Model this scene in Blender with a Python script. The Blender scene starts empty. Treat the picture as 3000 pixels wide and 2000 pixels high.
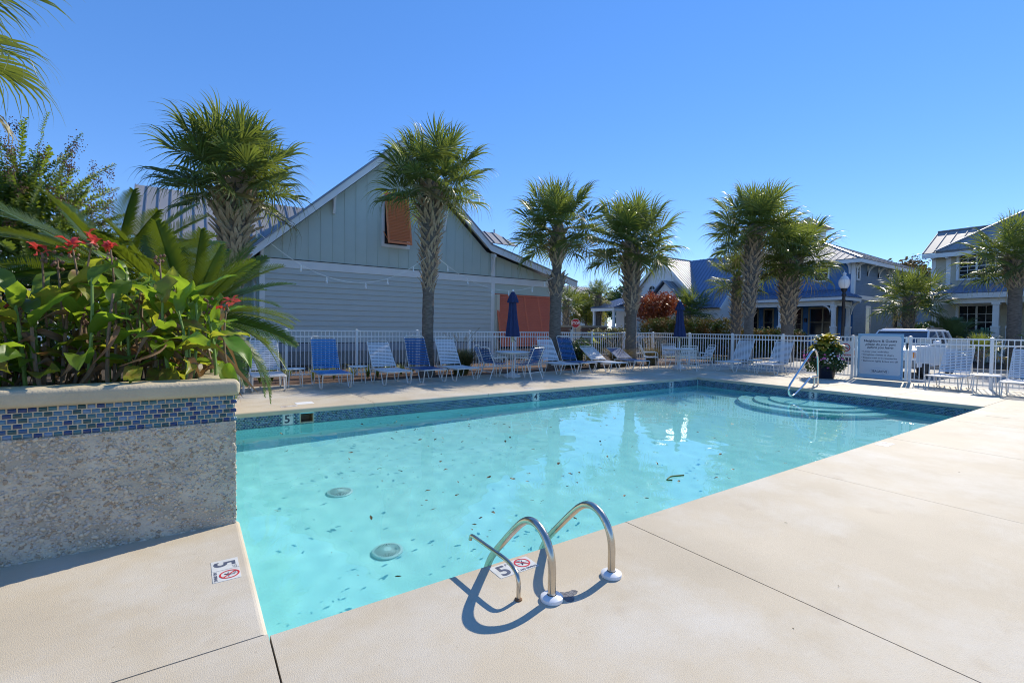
import bpy, bmesh, math, random
import numpy as np
from mathutils import Vector, Matrix, Euler, Quaternion
rad = math.radians
S = bpy.context.scene
COL = S.collection
rnd = random.Random(11)

# ------------------------------------------------------------------ camera
cam = bpy.data.cameras.new('camera')
cam.sensor_width = 36.0
cam.lens = 16.61
cam.clip_start = 0.05
cam.clip_end = 4000
cam_ob = bpy.data.objects.new('camera', cam)
COL.objects.link(cam_ob)
R3 = ((0.8260342, -0.5634843, 0.0123692), (0.0056102, 0.0301651, 0.9995292), (-0.5635921, -0.8255759, 0.0280787))
cam_ob.matrix_world = Matrix(((R3[0][0], R3[1][0], R3[2][0], 0.0), (R3[0][1], R3[1][1], R3[2][1], 0.0),
                              (R3[0][2], R3[1][2], R3[2][2], 1.4), (0, 0, 0, 1)))
S.camera = cam_ob

# ------------------------------------------------------------------ sky and sun
SUN_AZ, SUN_EL = 14.5, 37.0                      # azimuth counted from +X towards +Y
world = bpy.data.worlds.new('World')
S.world = world
world.use_nodes = True
wn = world.node_tree
sky = wn.nodes.new('ShaderNodeTexSky')
sky.sky_type = 'NISHITA'
sky.sun_disc = False
sky.sun_elevation = rad(SUN_EL)
sky.sun_rotation = rad(90 - SUN_AZ)
sky.altitude = 0
sky.air_density = 0.72
sky.dust_density = 0.0
sky.ozone_density = 4.5
hsv = wn.nodes.new('ShaderNodeHueSaturation')
hsv.inputs['Saturation'].default_value = 1.55
hsv.inputs['Hue'].default_value = 0.514
hsv.inputs['Value'].default_value = 1.0
gam = wn.nodes.new('ShaderNodeGamma')
gam.inputs['Gamma'].default_value = 0.58
wn.links.new(sky.outputs['Color'], gam.inputs['Color'])
wn.links.new(gam.outputs['Color'], hsv.inputs['Color'])
bg = wn.nodes['Background']
wn.links.new(hsv.outputs['Color'], bg.inputs['Color'])
bg.inputs['Strength'].default_value = 0.150
sun = bpy.data.lights.new('sun', 'SUN')
sun.energy = 2.0
sun.angle = rad(0.5)
sun.color = (1.0, 0.92, 0.78)
sun.cycles.is_caustics_light = True
sun_ob = bpy.data.objects.new('sun', sun)
COL.objects.link(sun_ob)
SUN_DIR = Vector((math.cos(rad(SUN_AZ)) * math.cos(rad(SUN_EL)), math.sin(rad(SUN_AZ)) * math.cos(rad(SUN_EL)), math.sin(rad(SUN_EL))))
sun_ob.rotation_euler = SUN_DIR.to_track_quat('Z', 'Y').to_euler()
S.view_settings.view_transform = 'Standard'
S.view_settings.look = 'None'
S.view_settings.gamma = 1
S.view_settings.exposure = 1.52
S.view_settings.use_curve_mapping = False
S.cycles.filter_width = 1.05
S.cycles.use_denoising = True
S.cycles.denoising_prefilter = 'ACCURATE'
S.cycles.max_bounces = 8
S.cycles.transparent_max_bounces = 12
S.cycles.sample_clamp_indirect = 6.0

# ------------------------------------------------------------------ helpers
WL = {}                                           # world position of every parent


class MB:
    def __init__(s):
        s.v = []; s.f = []; s.m = []

    def add(s, vs, fs, mi=0):
        o = len(s.v)
        s.v += [tuple(p) for p in vs]
        s.f += [tuple(i + o for i in f) for f in fs]
        s.m += [mi] * len(fs)
        return s

    def box(s, x0, y0, z0, x1, y1, z1, mi=0):
        v = [(x0, y0, z0), (x1, y0, z0), (x1, y1, z0), (x0, y1, z0), (x0, y0, z1), (x1, y0, z1), (x1, y1, z1), (x0, y1, z1)]
        return s.add(v, [(0, 3, 2, 1), (4, 5, 6, 7), (0, 1, 5, 4), (1, 2, 6, 5), (2, 3, 7, 6), (3, 0, 4, 7)], mi)

    def beam(s, p, q, w, h, up=(0, 0, 1), w2=None, h2=None, mi=0):
        p, q = Vector(p), Vector(q)
        d = (q - p).normalized()
        u = Vector(up)
        a = d.cross(u)
        if a.length < 1e-5:
            a = d.cross(Vector((1, 0, 0)))
        a.normalize()
        b = a.cross(d)
        w2 = w if w2 is None else w2
        h2 = h if h2 is None else h2
        v = []
        for c, ww, hh in ((p, w, h), (q, w2, h2)):
            v += [c - a * ww / 2 - b * hh / 2, c + a * ww / 2 - b * hh / 2, c + a * ww / 2 + b * hh / 2, c - a * ww / 2 + b * hh / 2]
        return s.add(v, [(0, 1, 2, 3), (7, 6, 5, 4), (0, 4, 5, 1), (1, 5, 6, 2), (2, 6, 7, 3), (3, 7, 4, 0)], mi)

    def tube(s, pts, r, n=8, closed=False, mi=0):
        P = [Vector(p) for p in pts]
        m = len(P)
        T = []
        for i in range(m):
            if closed:
                t = P[(i + 1) % m] - P[i - 1]
            else:
                t = P[min(i + 1, m - 1)] - P[max(i - 1, 0)]
            T.append(t.normalized() if t.length > 1e-9 else Vector((0, 0, 1)))
        a = T[0].orthogonal().normalized()
        rings = []
        for i in range(m):
            if i:
                q = T[i - 1].rotation_difference(T[i])
                a = q @ a
                a = (a - T[i] * a.dot(T[i])).normalized()
            b = T[i].cross(a)
            rr = r[i] if isinstance(r, (list, tuple)) else r
            rings.append([P[i] + (a * math.cos(2 * math.pi * k / n) + b * math.sin(2 * math.pi * k / n)) * rr for k in range(n)])
        v = [p for ring in rings for p in ring]
        f = []
        for i in range(m if closed else m - 1):
            j = (i + 1) % m
            for k in range(n):
                k2 = (k + 1) % n
                f.append((i * n + k, i * n + k2, j * n + k2, j * n + k))
        if not closed:
            f.append(tuple(range(n - 1, -1, -1)))
            f.append(tuple((m - 1) * n + k for k in range(n)))
        return s.add(v, f, mi)

    def lathe(s, prof, n=16, c=(0, 0, 0), mi=0, mod=None, cap=True):
        v = []
        for (r, z) in prof:
            for k in range(n):
                a = 2 * math.pi * k / n
                rr = r * (mod(a, z) if mod else 1)
                v.append((c[0] + rr * math.cos(a), c[1] + rr * math.sin(a), c[2] + z))
        f = []
        for i in range(len(prof) - 1):
            for k in range(n):
                k2 = (k + 1) % n
                f.append((i * n + k, i * n + k2, (i + 1) * n + k2, (i + 1) * n + k))
        if cap:
            f.append(tuple(range(n - 1, -1, -1)))
            f.append(tuple((len(prof) - 1) * n + k for k in range(n)))
        return s.add(v, f, mi)

    def prism(s, poly, vec, mi=0):
        n = len(poly)
        vec = Vector(vec)
        v = [Vector(p) for p in poly] + [Vector(p) + vec for p in poly]
        f = [tuple(range(n - 1, -1, -1)), tuple(range(n, 2 * n))]
        for i in range(n):
            j = (i + 1) % n
            f.append((i, j, n + j, n + i))
        return s.add(v, f, mi)

    def mesh(s, name, mats, off=(0, 0, 0), smooth=False, fix=True):
        me = bpy.data.meshes.new(name)
        ox, oy, oz = off
        me.from_pydata([(x - ox, y - oy, z - oz) for x, y, z in s.v], [], s.f)
        for m in (mats if isinstance(mats, (list, tuple)) else [mats]):
            me.materials.append(m)
        if any(s.m):
            me.polygons.foreach_set('material_index', s.m)
        if fix:
            b = bmesh.new(); b.from_mesh(me)
            bmesh.ops.recalc_face_normals(b, faces=b.faces)
            b.to_mesh(me); b.free()
        if smooth:
            me.polygons.foreach_set('use_smooth', [True] * len(me.polygons))
            try:
                me.set_sharp_from_angle(angle=rad(smooth if smooth is not True else 40))
            except Exception:
                pass
        me.update()
        return me

    def build(s, name, mats, parent=None, smooth=False, fix=True, **kw):
        off = WL.get(parent.name, (0, 0, 0)) if parent else (0, 0, 0)
        o = link(name, s.mesh(name, mats, off, smooth, fix), parent)
        tag(o, **kw)
        return o


def tag(o, label=None, cat=None, group=None, kind=None):
    if label: o['label'] = label
    if cat: o['category'] = cat
    if group: o['group'] = group
    if kind: o['kind'] = kind
    return o


def link(name, data, parent=None, loc=None, rot=None, scale=None):
    o = bpy.data.objects.new(name, data)
    COL.objects.link(o)
    if parent is not None:
        o.parent = parent
        WL[o.name] = WL.get(parent.name, (0, 0, 0))
    if loc is not None: o.location = loc
    if rot is not None: o.rotation_euler = rot
    if scale is not None: o.scale = scale
    return o


def thing(name, label, cat, loc=(0, 0, 0), group=None, kind=None):
    o = bpy.data.objects.new(name, None)
    o.empty_display_size = 0.1
    COL.objects.link(o)
    o.location = loc
    WL[o.name] = tuple(loc)
    return tag(o, label, cat, group, kind)


def copy_tree(o, parent=None):
    c = o.copy()
    COL.objects.link(c)
    if parent is not None: c.parent = parent
    for ch in list(o.children):
        copy_tree(ch, c)
    return c


def place(o, x, y, rz=0, label=None, z=0, scale=None):
    o.location = (x, y, z)
    o.rotation_euler = (0, 0, rad(rz))
    if scale: o.scale = (scale,) * 3
    if label: o['label'] = label
    return o


def arc_path(pts, rr, n=5):
    """Rounds the inner corners of a polyline."""
    P = [Vector(p) for p in pts]
    out = [P[0]]
    for i in range(1, len(P) - 1):
        a, b, c = P[i - 1], P[i], P[i + 1]
        d1, d2 = (a - b), (c - b)
        l = min(rr, d1.length * .49, d2.length * .49)
        p, q = b + d1.normalized() * l, b + d2.normalized() * l
        for k in range(n + 1):
            t = k / n
            out.append(p * (1 - t) ** 2 + b * 2 * t * (1 - t) + q * t * t)
    out.append(P[-1])
    return out


def bevel_box(name, x0, y0, z0, x1, y1, z1, w, seg, mat, parent=None, **kw):
    off = WL.get(parent.name, (0, 0, 0)) if parent else (0, 0, 0)
    mb = MB().box(x0, y0, z0, x1, y1, z1)
    me = mb.mesh(name, mat, off)
    b = bmesh.new(); b.from_mesh(me)
    bmesh.ops.bevel(b, geom=list(b.edges), offset=w, segments=seg, profile=.5, affect='EDGES')
    b.to_mesh(me); b.free()
    if seg > 1:
        me.polygons.foreach_set('use_smooth', [True] * len(me.polygons))
    o = link(name, me, parent)
    return tag(o, **kw)


def np_mesh(name, V, F, mat, smooth=False):
    """V (n,3), F (m,4) or (m,3) arrays to a mesh."""
    me = bpy.data.meshes.new(name)
    V = np.asarray(V, np.float32); F = np.asarray(F, np.int32)
    me.vertices.add(len(V)); me.vertices.foreach_set('co', V.ravel())
    k = F.shape[1]
    me.loops.add(F.size); me.loops.foreach_set('vertex_index', F.ravel())
    me.polygons.add(len(F))
    me.polygons.foreach_set('loop_start', np.arange(0, F.size, k, dtype=np.int32))
    me.polygons.foreach_set('loop_total', np.full(len(F), k, np.int32))
    if smooth: me.polygons.foreach_set('use_smooth', np.ones(len(F), bool))
    me.update(calc_edges=True)
    for m in (mat if isinstance(mat, (list, tuple)) else [mat]):
        me.materials.append(m)
    return me


# ------------------------------------------------------------------ materials
MATS = {}


def mat(name, c, rough=.6, metal=0., c2=None, nscale=3., bump=0., bscale=40., spec=.5, coords='Object', detail=4, rnd_amt=0., ramp=(.35, .65), trans=0., tcol=None, stretch=None, coat=0.):
    if name in MATS: return MATS[name]
    m = bpy.data.materials.new(name)
    m.use_nodes = True
    t = m.node_tree; N = t.nodes; L = t.links
    p = N['Principled BSDF']
    p.inputs['Roughness'].default_value = rough
    p.inputs['Metallic'].default_value = metal
    p.inputs['Specular IOR Level'].default_value = spec
    if coat:
        p.inputs['Coat Weight'].default_value = coat
        p.inputs['Coat Roughness'].default_value = .08
    p.inputs['Base Color'].default_value = (*c, 1)
    col = None
    tc = N.new('ShaderNodeTexCoord')
    src = tc.outputs['Object'] if coords == 'Object' else tc.outputs['Generated']
    if coords == 'World':
        g = N.new('ShaderNodeNewGeometry'); src = g.outputs['Position']
    if stretch:
        mp = N.new('ShaderNodeMapping'); mp.inputs['Scale'].default_value = stretch
        L.new(src, mp.inputs['Vector']); src = mp.outputs['Vector']
    if c2 is not None:
        nz = N.new('ShaderNodeTexNoise'); nz.inputs['Scale'].default_value = nscale; nz.inputs['Detail'].default_value = detail
        L.new(src, nz.inputs['Vector'])
        mr = N.new('ShaderNodeMapRange'); mr.inputs['From Min'].default_value = ramp[0]; mr.inputs['From Max'].default_value = ramp[1]
        L.new(nz.outputs['Fac'], mr.inputs['Value'])
        fac = mr.outputs['Result']
        if rnd_amt:
            oi = N.new('ShaderNodeObjectInfo')
            mx = N.new('ShaderNodeMix'); mx.inputs['Factor'].default_value = rnd_amt
            L.new(fac, mx.inputs['A']); L.new(oi.outputs['Random'], mx.inputs['B']); fac = mx.outputs['Result']
        mc = N.new('ShaderNodeMix'); mc.data_type = 'RGBA'
        mc.inputs['A'].default_value = (*c, 1); mc.inputs['B'].default_value = (*c2, 1)
        L.new(fac, mc.inputs['Factor'])
        col = mc.outputs['Result']
        L.new(col, p.inputs['Base Color'])
    if bump:
        nb = N.new('ShaderNodeTexNoise'); nb.inputs['Scale'].default_value = bscale; nb.inputs['Detail'].default_value = 6
        L.new(src, nb.inputs['Vector'])
        bp = N.new('ShaderNodeBump'); bp.inputs['Strength'].default_value = bump; bp.inputs['Distance'].default_value = .01
        L.new(nb.outputs['Fac'], bp.inputs['Height']); L.new(bp.outputs['Normal'], p.inputs['Normal'])
    if trans:
        tr = N.new('ShaderNodeBsdfTranslucent')
        tr.inputs['Color'].default_value = (*(tcol or c), 1)
        if tcol is None and col is not None: L.new(col, tr.inputs['Color'])
        ms = N.new('ShaderNodeMixShader'); ms.inputs['Fac'].default_value = trans
        L.new(p.outputs['BSDF'], ms.inputs[1]); L.new(tr.outputs['BSDF'], ms.inputs[2])
        L.new(ms.outputs['Shader'], N['Material Output'].inputs['Surface'])
    MATS[name] = m
    return m


def bump_pattern(m, kind, scale, strength=.5, dist=.02, brick=None, axis=None):
    """Adds siding or shingle relief (wave or brick texture) to a material."""
    N = m.node_tree.nodes; L = m.node_tree.links
    tc = N.new('ShaderNodeNewGeometry')
    mp = N.new('ShaderNodeMapping')
    L.new(tc.outputs['Position'], mp.inputs['Vector'])
    if kind == 'lap':
        tx = N.new('ShaderNodeTexWave'); tx.wave_type = 'BANDS'; tx.bands_direction = 'Z'; tx.wave_profile = 'SAW'
        tx.inputs['Scale'].default_value = scale
        L.new(mp.outputs['Vector'], tx.inputs['Vector']); h = tx.outputs['Fac']
    else:
        mp.inputs['Rotation'].default_value = axis
        tx = N.new('ShaderNodeTexBrick')
        tx.inputs['Scale'].default_value = scale; tx.inputs['Mortar Size'].default_value = .02
        tx.inputs['Color1'].default_value = (1, 1, 1, 1); tx.inputs['Color2'].default_value = (.6, .6, .6, 1); tx.inputs['Mortar'].default_value = (0, 0, 0, 1)
        tx.inputs['Brick Width'].default_value = .35; tx.inputs['Row Height'].default_value = .3
        L.new(mp.outputs['Vector'], tx.inputs['Vector']); h = tx.outputs['Color']
    bp = N.new('ShaderNodeBump'); bp.inputs['Strength'].default_value = strength; bp.inputs['Distance'].default_value = dist
    L.new(h, bp.inputs['Height']); L.new(bp.outputs['Normal'], N['Principled BSDF'].inputs['Normal'])
    return m


M_DECK = mat('deck_concrete', (.575, .492, .36), .66, spec=.26, c2=(.46, .39, .28), nscale=.9, bump=.34, bscale=215, detail=12, coords='World', ramp=(.28, .72))
def add_wear(m, amt=.5, specks=True):
    """Pale scuffed patches and small dark specks over a material's base colour."""
    N = m.node_tree.nodes; L = m.node_tree.links; p = N['Principled BSDF']
    src = p.inputs['Base Color'].links[0].from_socket
    g = N.new('ShaderNodeNewGeometry')
    n1 = N.new('ShaderNodeTexNoise'); n1.inputs['Scale'].default_value = .55; n1.inputs['Detail'].default_value = 9; n1.inputs['Roughness'].default_value = .68
    mr = N.new('ShaderNodeMapRange'); mr.inputs['From Min'].default_value = .47; mr.inputs['From Max'].default_value = .66; mr.inputs['To Max'].default_value = amt
    mx = N.new('ShaderNodeMix'); mx.data_type = 'RGBA'; mx.inputs['B'].default_value = (.60, .56, .48, 1)
    L.new(g.outputs['Position'], n1.inputs['Vector']); L.new(n1.outputs['Fac'], mr.inputs['Value']); L.new(mr.outputs['Result'], mx.inputs['Factor']); L.new(src, mx.inputs['A'])
    out = mx.outputs['Result']
    for sc, lo, hi, col in ((38, .70, .76, (.25, .19, .13, 1)), (3.2, .63, .80, (.40, .32, .22, 1))):
        n2 = N.new('ShaderNodeTexNoise'); n2.inputs['Scale'].default_value = sc; n2.inputs['Detail'].default_value = 6
        m2 = N.new('ShaderNodeMapRange'); m2.inputs['From Min'].default_value = lo; m2.inputs['From Max'].default_value = hi; m2.inputs['To Max'].default_value = .55
        x2 = N.new('ShaderNodeMix'); x2.data_type = 'RGBA'; x2.inputs['B'].default_value = col
        L.new(g.outputs['Position'], n2.inputs['Vector']); L.new(n2.outputs['Fac'], m2.inputs['Value']); L.new(m2.outputs['Result'], x2.inputs['Factor']); L.new(out, x2.inputs['A'])
        out = x2.outputs['Result']
    L.new(out, p.inputs['Base Color'])
add_wear(M_DECK, .85)
M_COPING = M_DECK
M_POOL = mat('pool_plaster', (.33, .71, .71), .7, c2=(.38, .76, .76), nscale=1.2, coords='World')
M_TILES = [mat('tile_' + n, c, .12, c2=d, nscale=30, coords='World') for n, c, d in (
    ('navy', (.010, .032, .115), (.016, .045, .15)), ('steel', (.06, .14, .22), (.08, .18, .27)), ('teal', (.035, .11, .14), (.05, .15, .18)),
    ('dark_green', (.015, .055, .065), (.025, .08, .085)), ('pale_blue', (.11, .18, .29), (.14, .22, .34)), ('blue', (.022, .07, .17), (.03, .09, .2)))]
M_GROUT = mat('grout', (.64, .54, .38), .9, c2=(.54, .45, .32), nscale=20)
M_GROUT_W = mat('pool_grout', (.30, .42, .43), .85)
M_CAP = mat('planter_cap', (.50, .42, .28), .8, c2=(.43, .36, .24), nscale=3, bump=.5, bscale=60)
M_WHITE = mat('white_paint', (.78, .78, .76), .4, c2=(.68, .68, .66), nscale=2)
M_VINYL_W = mat('white_strap', (.74, .75, .76), .38, c2=(.66, .67, .68), nscale=5)
M_VINYL_B = mat('blue_strap', (.010, .095, .28), .32, c2=(.008, .07, .22), nscale=5)
M_VINYL_SUN = mat('sunlit_blue_strap', (.02, .22, .55), .32, c2=(.02, .18, .47), nscale=5)  # lighter copy of the blue strap, with sunlight put into its colour
M_TUBE = mat('chair_tube', (.76, .74, .69), .35, c2=(.66, .63, .57), nscale=8)
M_FENCE = mat('fence_paint', (.80, .81, .80), .38)
M_STEEL = mat('steel', (.62, .56, .47), .24, 1., c2=(.50, .44, .36), nscale=6, bump=.04, bscale=90)
M_CHROME = mat('chrome_steel', (.72, .70, .67), .16, 1.)
M_NAVY = mat('navy_canvas', (.010, .022, .085), .8, c2=(.014, .03, .11), nscale=4)
M_MULCH = mat('mulch', (.055, .030, .018), .95, c2=(.12, .065, .04), nscale=25, bump=1, bscale=60, coords='World')
M_SOIL = mat('soil', (.03, .02, .013), .95, c2=(.07, .05, .03), nscale=20, bump=1, bscale=50)
M_TRUNK = mat('palm_trunk', (.20, .17, .14), .9, c2=(.11, .092, .075), nscale=9, bump=.8, bscale=30, stretch=(1, 1, 4))
M_BOOT = mat('palm_boot', (.46, .37, .26), .85, c2=(.24, .17, .11), nscale=9, rnd_amt=.45, bump=.4, bscale=40)
M_PALM = mat('palm_leaf', (.060, .098, .022), .42, c2=(.125, .16, .045), nscale=1.2, rnd_amt=.6, trans=.36, tcol=(.24, .30, .04))
M_PALM_D = mat('palm_leaf_straw', (.16, .15, .05), .45, c2=(.30, .25, .11), nscale=2, rnd_amt=.5, trans=.3)
M_CYCAD = mat('sago_leaf', (.026, .062, .007), .38, c2=(.055, .105, .010), nscale=1, rnd_amt=.8, trans=.24, tcol=(.26, .34, .02))
M_CANNA = mat('canna_leaf', (.055, .13, .018), .4, c2=(.13, .20, .025), nscale=5, rnd_amt=.5, trans=.5, tcol=(.34, .50, .03))
M_CANNA_Y = mat('canna_leaf_yellow', (.22, .25, .03), .45, c2=(.24, .11, .04), nscale=8, ramp=(.5, .62), rnd_amt=.2, trans=.45, tcol=(.5, .55, .04))
M_CANNA_B = mat('canna_leaf_withered', (.19, .105, .055), .8, c2=(.29, .19, .11), nscale=6, rnd_amt=.4, trans=.25, tcol=(.3, .17, .06))
M_STALK = mat('canna_stalk', (.16, .11, .06), .7, c2=(.25, .16, .10), nscale=10)
M_STALK_G = mat('canna_stalk_green', (.13, .22, .04), .5)
M_RED = mat('canna_flower', (.60, .05, .04), .5, c2=(.72, .13, .09), nscale=9, trans=.35)
M_MYRTLE = mat('myrtle_leaf', (.05, .10, .015), .5, c2=(.09, .14, .02), nscale=2, rnd_amt=.5, trans=.45, tcol=(.28, .38, .03))
M_SEED = mat('myrtle_seed', (.11, .055, .035), .8, c2=(.19, .10, .05), nscale=9)
M_BARK = mat('bark', (.13, .10, .075), .9, c2=(.08, .06, .045), nscale=8, bump=.5, bscale=30)
M_METAL_ROOF = mat('roof_metal', (.26, .28, .32), .42, .4, c2=(.23, .25, .29), nscale=.7)
M_ROOF_L = mat('roof_metal_light', (.31, .31, .315), .62, 0, spec=.25, c2=(.28, .28, .285), nscale=.8)
M_ROOF_B = mat('roof_metal_bluish', (.20, .26, .38), .42, .4, c2=(.17, .23, .34), nscale=.8)  # bluish tone puts shade into the white house's roof slopes; also on porch roofs
M_SIDE = mat('sage_siding', (.51, .575, .51), .6, c2=(.48, .545, .485), nscale=2, rnd_amt=.3, bump=.08, bscale=60)
M_SIDE_B = mat('blue_grey_siding', (.55, .575, .54), .6, c2=(.52, .545, .51), nscale=2, rnd_amt=.4, bump=.08, bscale=60)
M_TRIM = mat('white_trim', (.80, .80, .78), .5, c2=(.74, .74, .72), nscale=1.5)
M_CORAL = mat('coral_shutter', (.76, .17, .07), .45, c2=(.70, .15, .06), nscale=2, rnd_amt=.3)
M_RUST = mat('rust_shutter', (.78, .22, .06), .45, c2=(.70, .19, .055), nscale=2, rnd_amt=.3)
M_PLINTH = mat('plinth', (.30, .33, .37), .7)
M_PEBBLE_W = mat('pebble_dash', (.19, .19, .19), .9, c2=(.30, .29, .27), nscale=60, bump=.8, bscale=90)
M_DARK = mat('dark_opening', (.012, .012, .014), .5)
M_GLASS = mat('window_glass', (.012, .018, .028), .1, spec=.3)
M_BLACK = mat('black_paint', (.012, .013, .018), .35)
M_BLACK_P = mat('black_plastic', (.02, .02, .022), .45)
M_SIGN_B = mat('sign_blue', (.30, .50, .66), .4)
M_SIGN_W = mat('sign_panel', (.66, .68, .70), .4)
M_INK = mat('sign_ink', (.035, .045, .075), .5)
M_SIGNRED = mat('sign_red', (.55, .03, .035), .4)
M_TILE_W = mat('white_tile', (.66, .66, .62), .3, c2=(.56, .56, .52), nscale=12)
M_TILE_INK = mat('tile_ink', (.06, .075, .12), .4, c2=(.13, .14, .18), nscale=40)
M_HEDGE = mat('hedge_leaf', (.07, .11, .02), .7, spec=.2, c2=(.30, .13, .05), nscale=1.6, trans=.25, coords='World', ramp=(.45, .72))
M_SHRUB = mat('shrub_leaf', (.03, .075, .015), .5, c2=(.07, .13, .02), nscale=2, trans=.3, coords='World')
M_TREE_Y = mat('autumn_leaf', (.11, .16, .02), .5, c2=(.36, .31, .03), nscale=1.2, trans=.5, coords='World')
M_MAPLE = mat('maple_leaf', (.20, .035, .012), .5, c2=(.34, .09, .02), nscale=2.5, trans=.35, coords='World')
M_GRASS_G = mat('ornamental_grass', (.07, .10, .025), .5, c2=(.22, .19, .08), nscale=3, trans=.3, coords='World')
M_PLUME = mat('grass_plume', (.52, .44, .31), .8, c2=(.40, .32, .21), nscale=6, trans=.35)
M_STREET = mat('street_concrete', (.36, .345, .32), .8, c2=(.29, .28, .26), nscale=1, bump=.3, bscale=30, coords='World')
M_LAWN = mat('lawn', (.075, .095, .03), .9, c2=(.13, .13, .05), nscale=3, bump=.8, bscale=40, coords='World')
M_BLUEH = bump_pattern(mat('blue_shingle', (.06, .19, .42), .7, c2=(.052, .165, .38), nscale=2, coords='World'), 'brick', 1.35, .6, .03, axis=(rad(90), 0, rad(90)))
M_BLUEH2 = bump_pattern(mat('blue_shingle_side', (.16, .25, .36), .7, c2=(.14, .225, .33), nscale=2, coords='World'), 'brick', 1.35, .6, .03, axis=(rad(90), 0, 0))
M_TANH = bump_pattern(mat('tan_shingle', (.56, .51, .39), .7, c2=(.52, .47, .36), nscale=2, coords='World'), 'brick', 1.35, .6, .03, axis=(rad(90), 0, rad(90)))
M_WHITEH = bump_pattern(mat('white_lap', (.78, .79, .78), .6, c2=(.73, .74, .73), nscale=2, coords='World'), 'lap', 3.2, .5, .02)
M_WOODTRIM = mat('oak_trim', (.32, .25, .16), .6)
M_CARWHITE = mat('car_white', (.72, .73, .75), .22, coat=.6)
M_CARGREY = mat('car_grey', (.20, .21, .22), .4)
M_TYRE = mat('tyre', (.018, .018, .018), .8)
M_AMBER = mat('amber_lens', (.55, .18, .02), .2)
M_LAMPGLASS = mat('lamp_glass', (.78, .80, .82), .18, spec=.7, trans=.35, tcol=(.9, .92, .95))
M_COPPER_L = mat('floating_leaf', (.045, .060, .012), .5, c2=(.16, .08, .025), nscale=3, rnd_amt=.8, trans=.2)
M_COLEUS = mat('coleus_leaf', (.10, .15, .02), .45, c2=(.48, .33, .03), nscale=7, rnd_amt=.5, trans=.4, tcol=(.5, .45, .05))
M_PINK = mat('petunia_flower', (.62, .12, .36), .5, c2=(.72, .25, .50), nscale=8, trans=.3)
M_WFLOWER = mat('white_flower', (.75, .75, .72), .6)
M_SHELLS = [mat('shell_' + str(i), c, .7, bump=.3, bscale=80, c2=d, nscale=25, rnd_amt=.6) for i, (c, d) in enumerate((((.54, .44, .30), (.62, .52, .38)), ((.40, .34, .27), (.52, .45, .37)), ((.60, .53, .43), (.46, .39, .31)), ((.28, .22, .16), (.42, .31, .20))))]
# ------------------------------------------------------------------ ground, deck and pool
PX0, PX1, PY0, PY1 = .29, 12.66, 2.36, 8.58      # pool opening
WATER = -.25
DW = 17.0                                         # deck edge on the street side


def rect_sheet(name, rects, z, m, **kw):
    mb = MB()
    for x0, y0, x1, y1 in rects:
        mb.add([(x0, y0, z), (x1, y0, z), (x1, y1, z), (x0, y1, z)], [(0, 1, 2, 3)])
    return mb.build(name, m, fix=False, kind='structure', **kw)


G = 1500
e = .03
rect_sheet('ground', [(-G, -G, G, PY0 - e), (-G, PY1 + e, G, G), (-G, PY0 - e, PX0 - e, PY1 + e), (PX1 + e, PY0 - e, G, PY1 + e)], -.11, M_LAWN)
rect_sheet('mulch_bed', [(-14, 12.08, 20.5, 19.0)], -.012, M_MULCH)
rect_sheet('street', [(17.02, -60, 24.6, 12.0), (24.6, -60, 26.2, 2.2)], -.03, M_STREET)
rect_sheet('path', [(17.02, 19.0, 24.5, 60)], -.04, M_STREET)
rect_sheet('planting_strip', [(24.6, 2.2, 33.0, 40)], -.02, M_MULCH)
kb = MB()
kb.box(24.45, 2.2, -.1, 24.6, 12.0, .09).box(20.5, 12.0, -.1, 24.45, 12.15, .09)
kb.build('kerb', M_STREET, kind='structure')

deck = tag(bpy.data.objects.new('pool_deck', None), kind='structure')
COL.objects.link(deck)
WL['pool_deck'] = (0, 0, 0)


def slab(x0, y0, x1, y1, nose=''):
    me = MB().box(x0, y0, -.075, x1, y1, 0).mesh('slab', M_DECK)
    b = bmesh.new(); b.from_mesh(me)

    def on(v):
        return (('N' in nose and abs(v.y - y1) < 1e-4) or ('S' in nose and abs(v.y - y0) < 1e-4) or ('E' in nose and abs(v.x - x1) < 1e-4) or ('W' in nose and abs(v.x - x0) < 1e-4))
    def side(ed, ch):
        k, val = {'N': (1, y1), 'S': (1, y0), 'E': (0, x1), 'W': (0, x0)}[ch]
        return all(abs(v.co[k] - val) < 1e-4 for v in ed.verts)
    top = [ed for ed in b.edges if all(v.co.z > -.001 for v in ed.verts)]
    nosed = [ed for ed in top if any(side(ed, c) for c in nose)]
    if nosed:
        bmesh.ops.bevel(b, geom=nosed, offset=.03, segments=4, profile=.5, affect='EDGES')
    b.to_mesh(me); b.free()
    o = link('slab', me, deck)
    return o


j = .004
xs = [-9, -6.0, -2.1, PX0]
for a, b_ in zip(xs, xs[1:]):
    slab(a + j, -3.2, b_ - j, PY0 - j)
slab(-9, PY0 + j, -1.9 - j, 3.86)
slab(-1.9 + j, PY0 + j, PX0, 3.86, 'E')
xs = [PX0, 2.62, 5.1, 7.7, 10.2, PX1]
for a, b_ in zip(xs, xs[1:]):
    slab(a + j, -3.2, b_ - (j if b_ != 5.1 else .001), PY0, 'N')
slab(PX1 + j, -3.2, DW, PY0 - j)
ys = [PY0, 3.9, 5.48, 7.05, PY1]
for a, b_ in zip(ys, ys[1:]):
    slab(PX1, a + j, 15.23 - j / 2, b_ - j, 'W')
    slab(15.23 + j / 2, a + j, DW, b_ - j)
xs = [-9, -3.0, PX0, 2.80, 5.27, 7.72, 10.2, PX1, DW]
for a, b_ in zip(xs, xs[1:]):
    slab(a + j, PY1, b_ - j, 10.5 - j / 2, 'S' if PX0 - .1 < a < PX1 - .1 else '')
    slab(a + j, 10.5 + j / 2, b_ - j, 12.1)
bs = MB()
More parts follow.
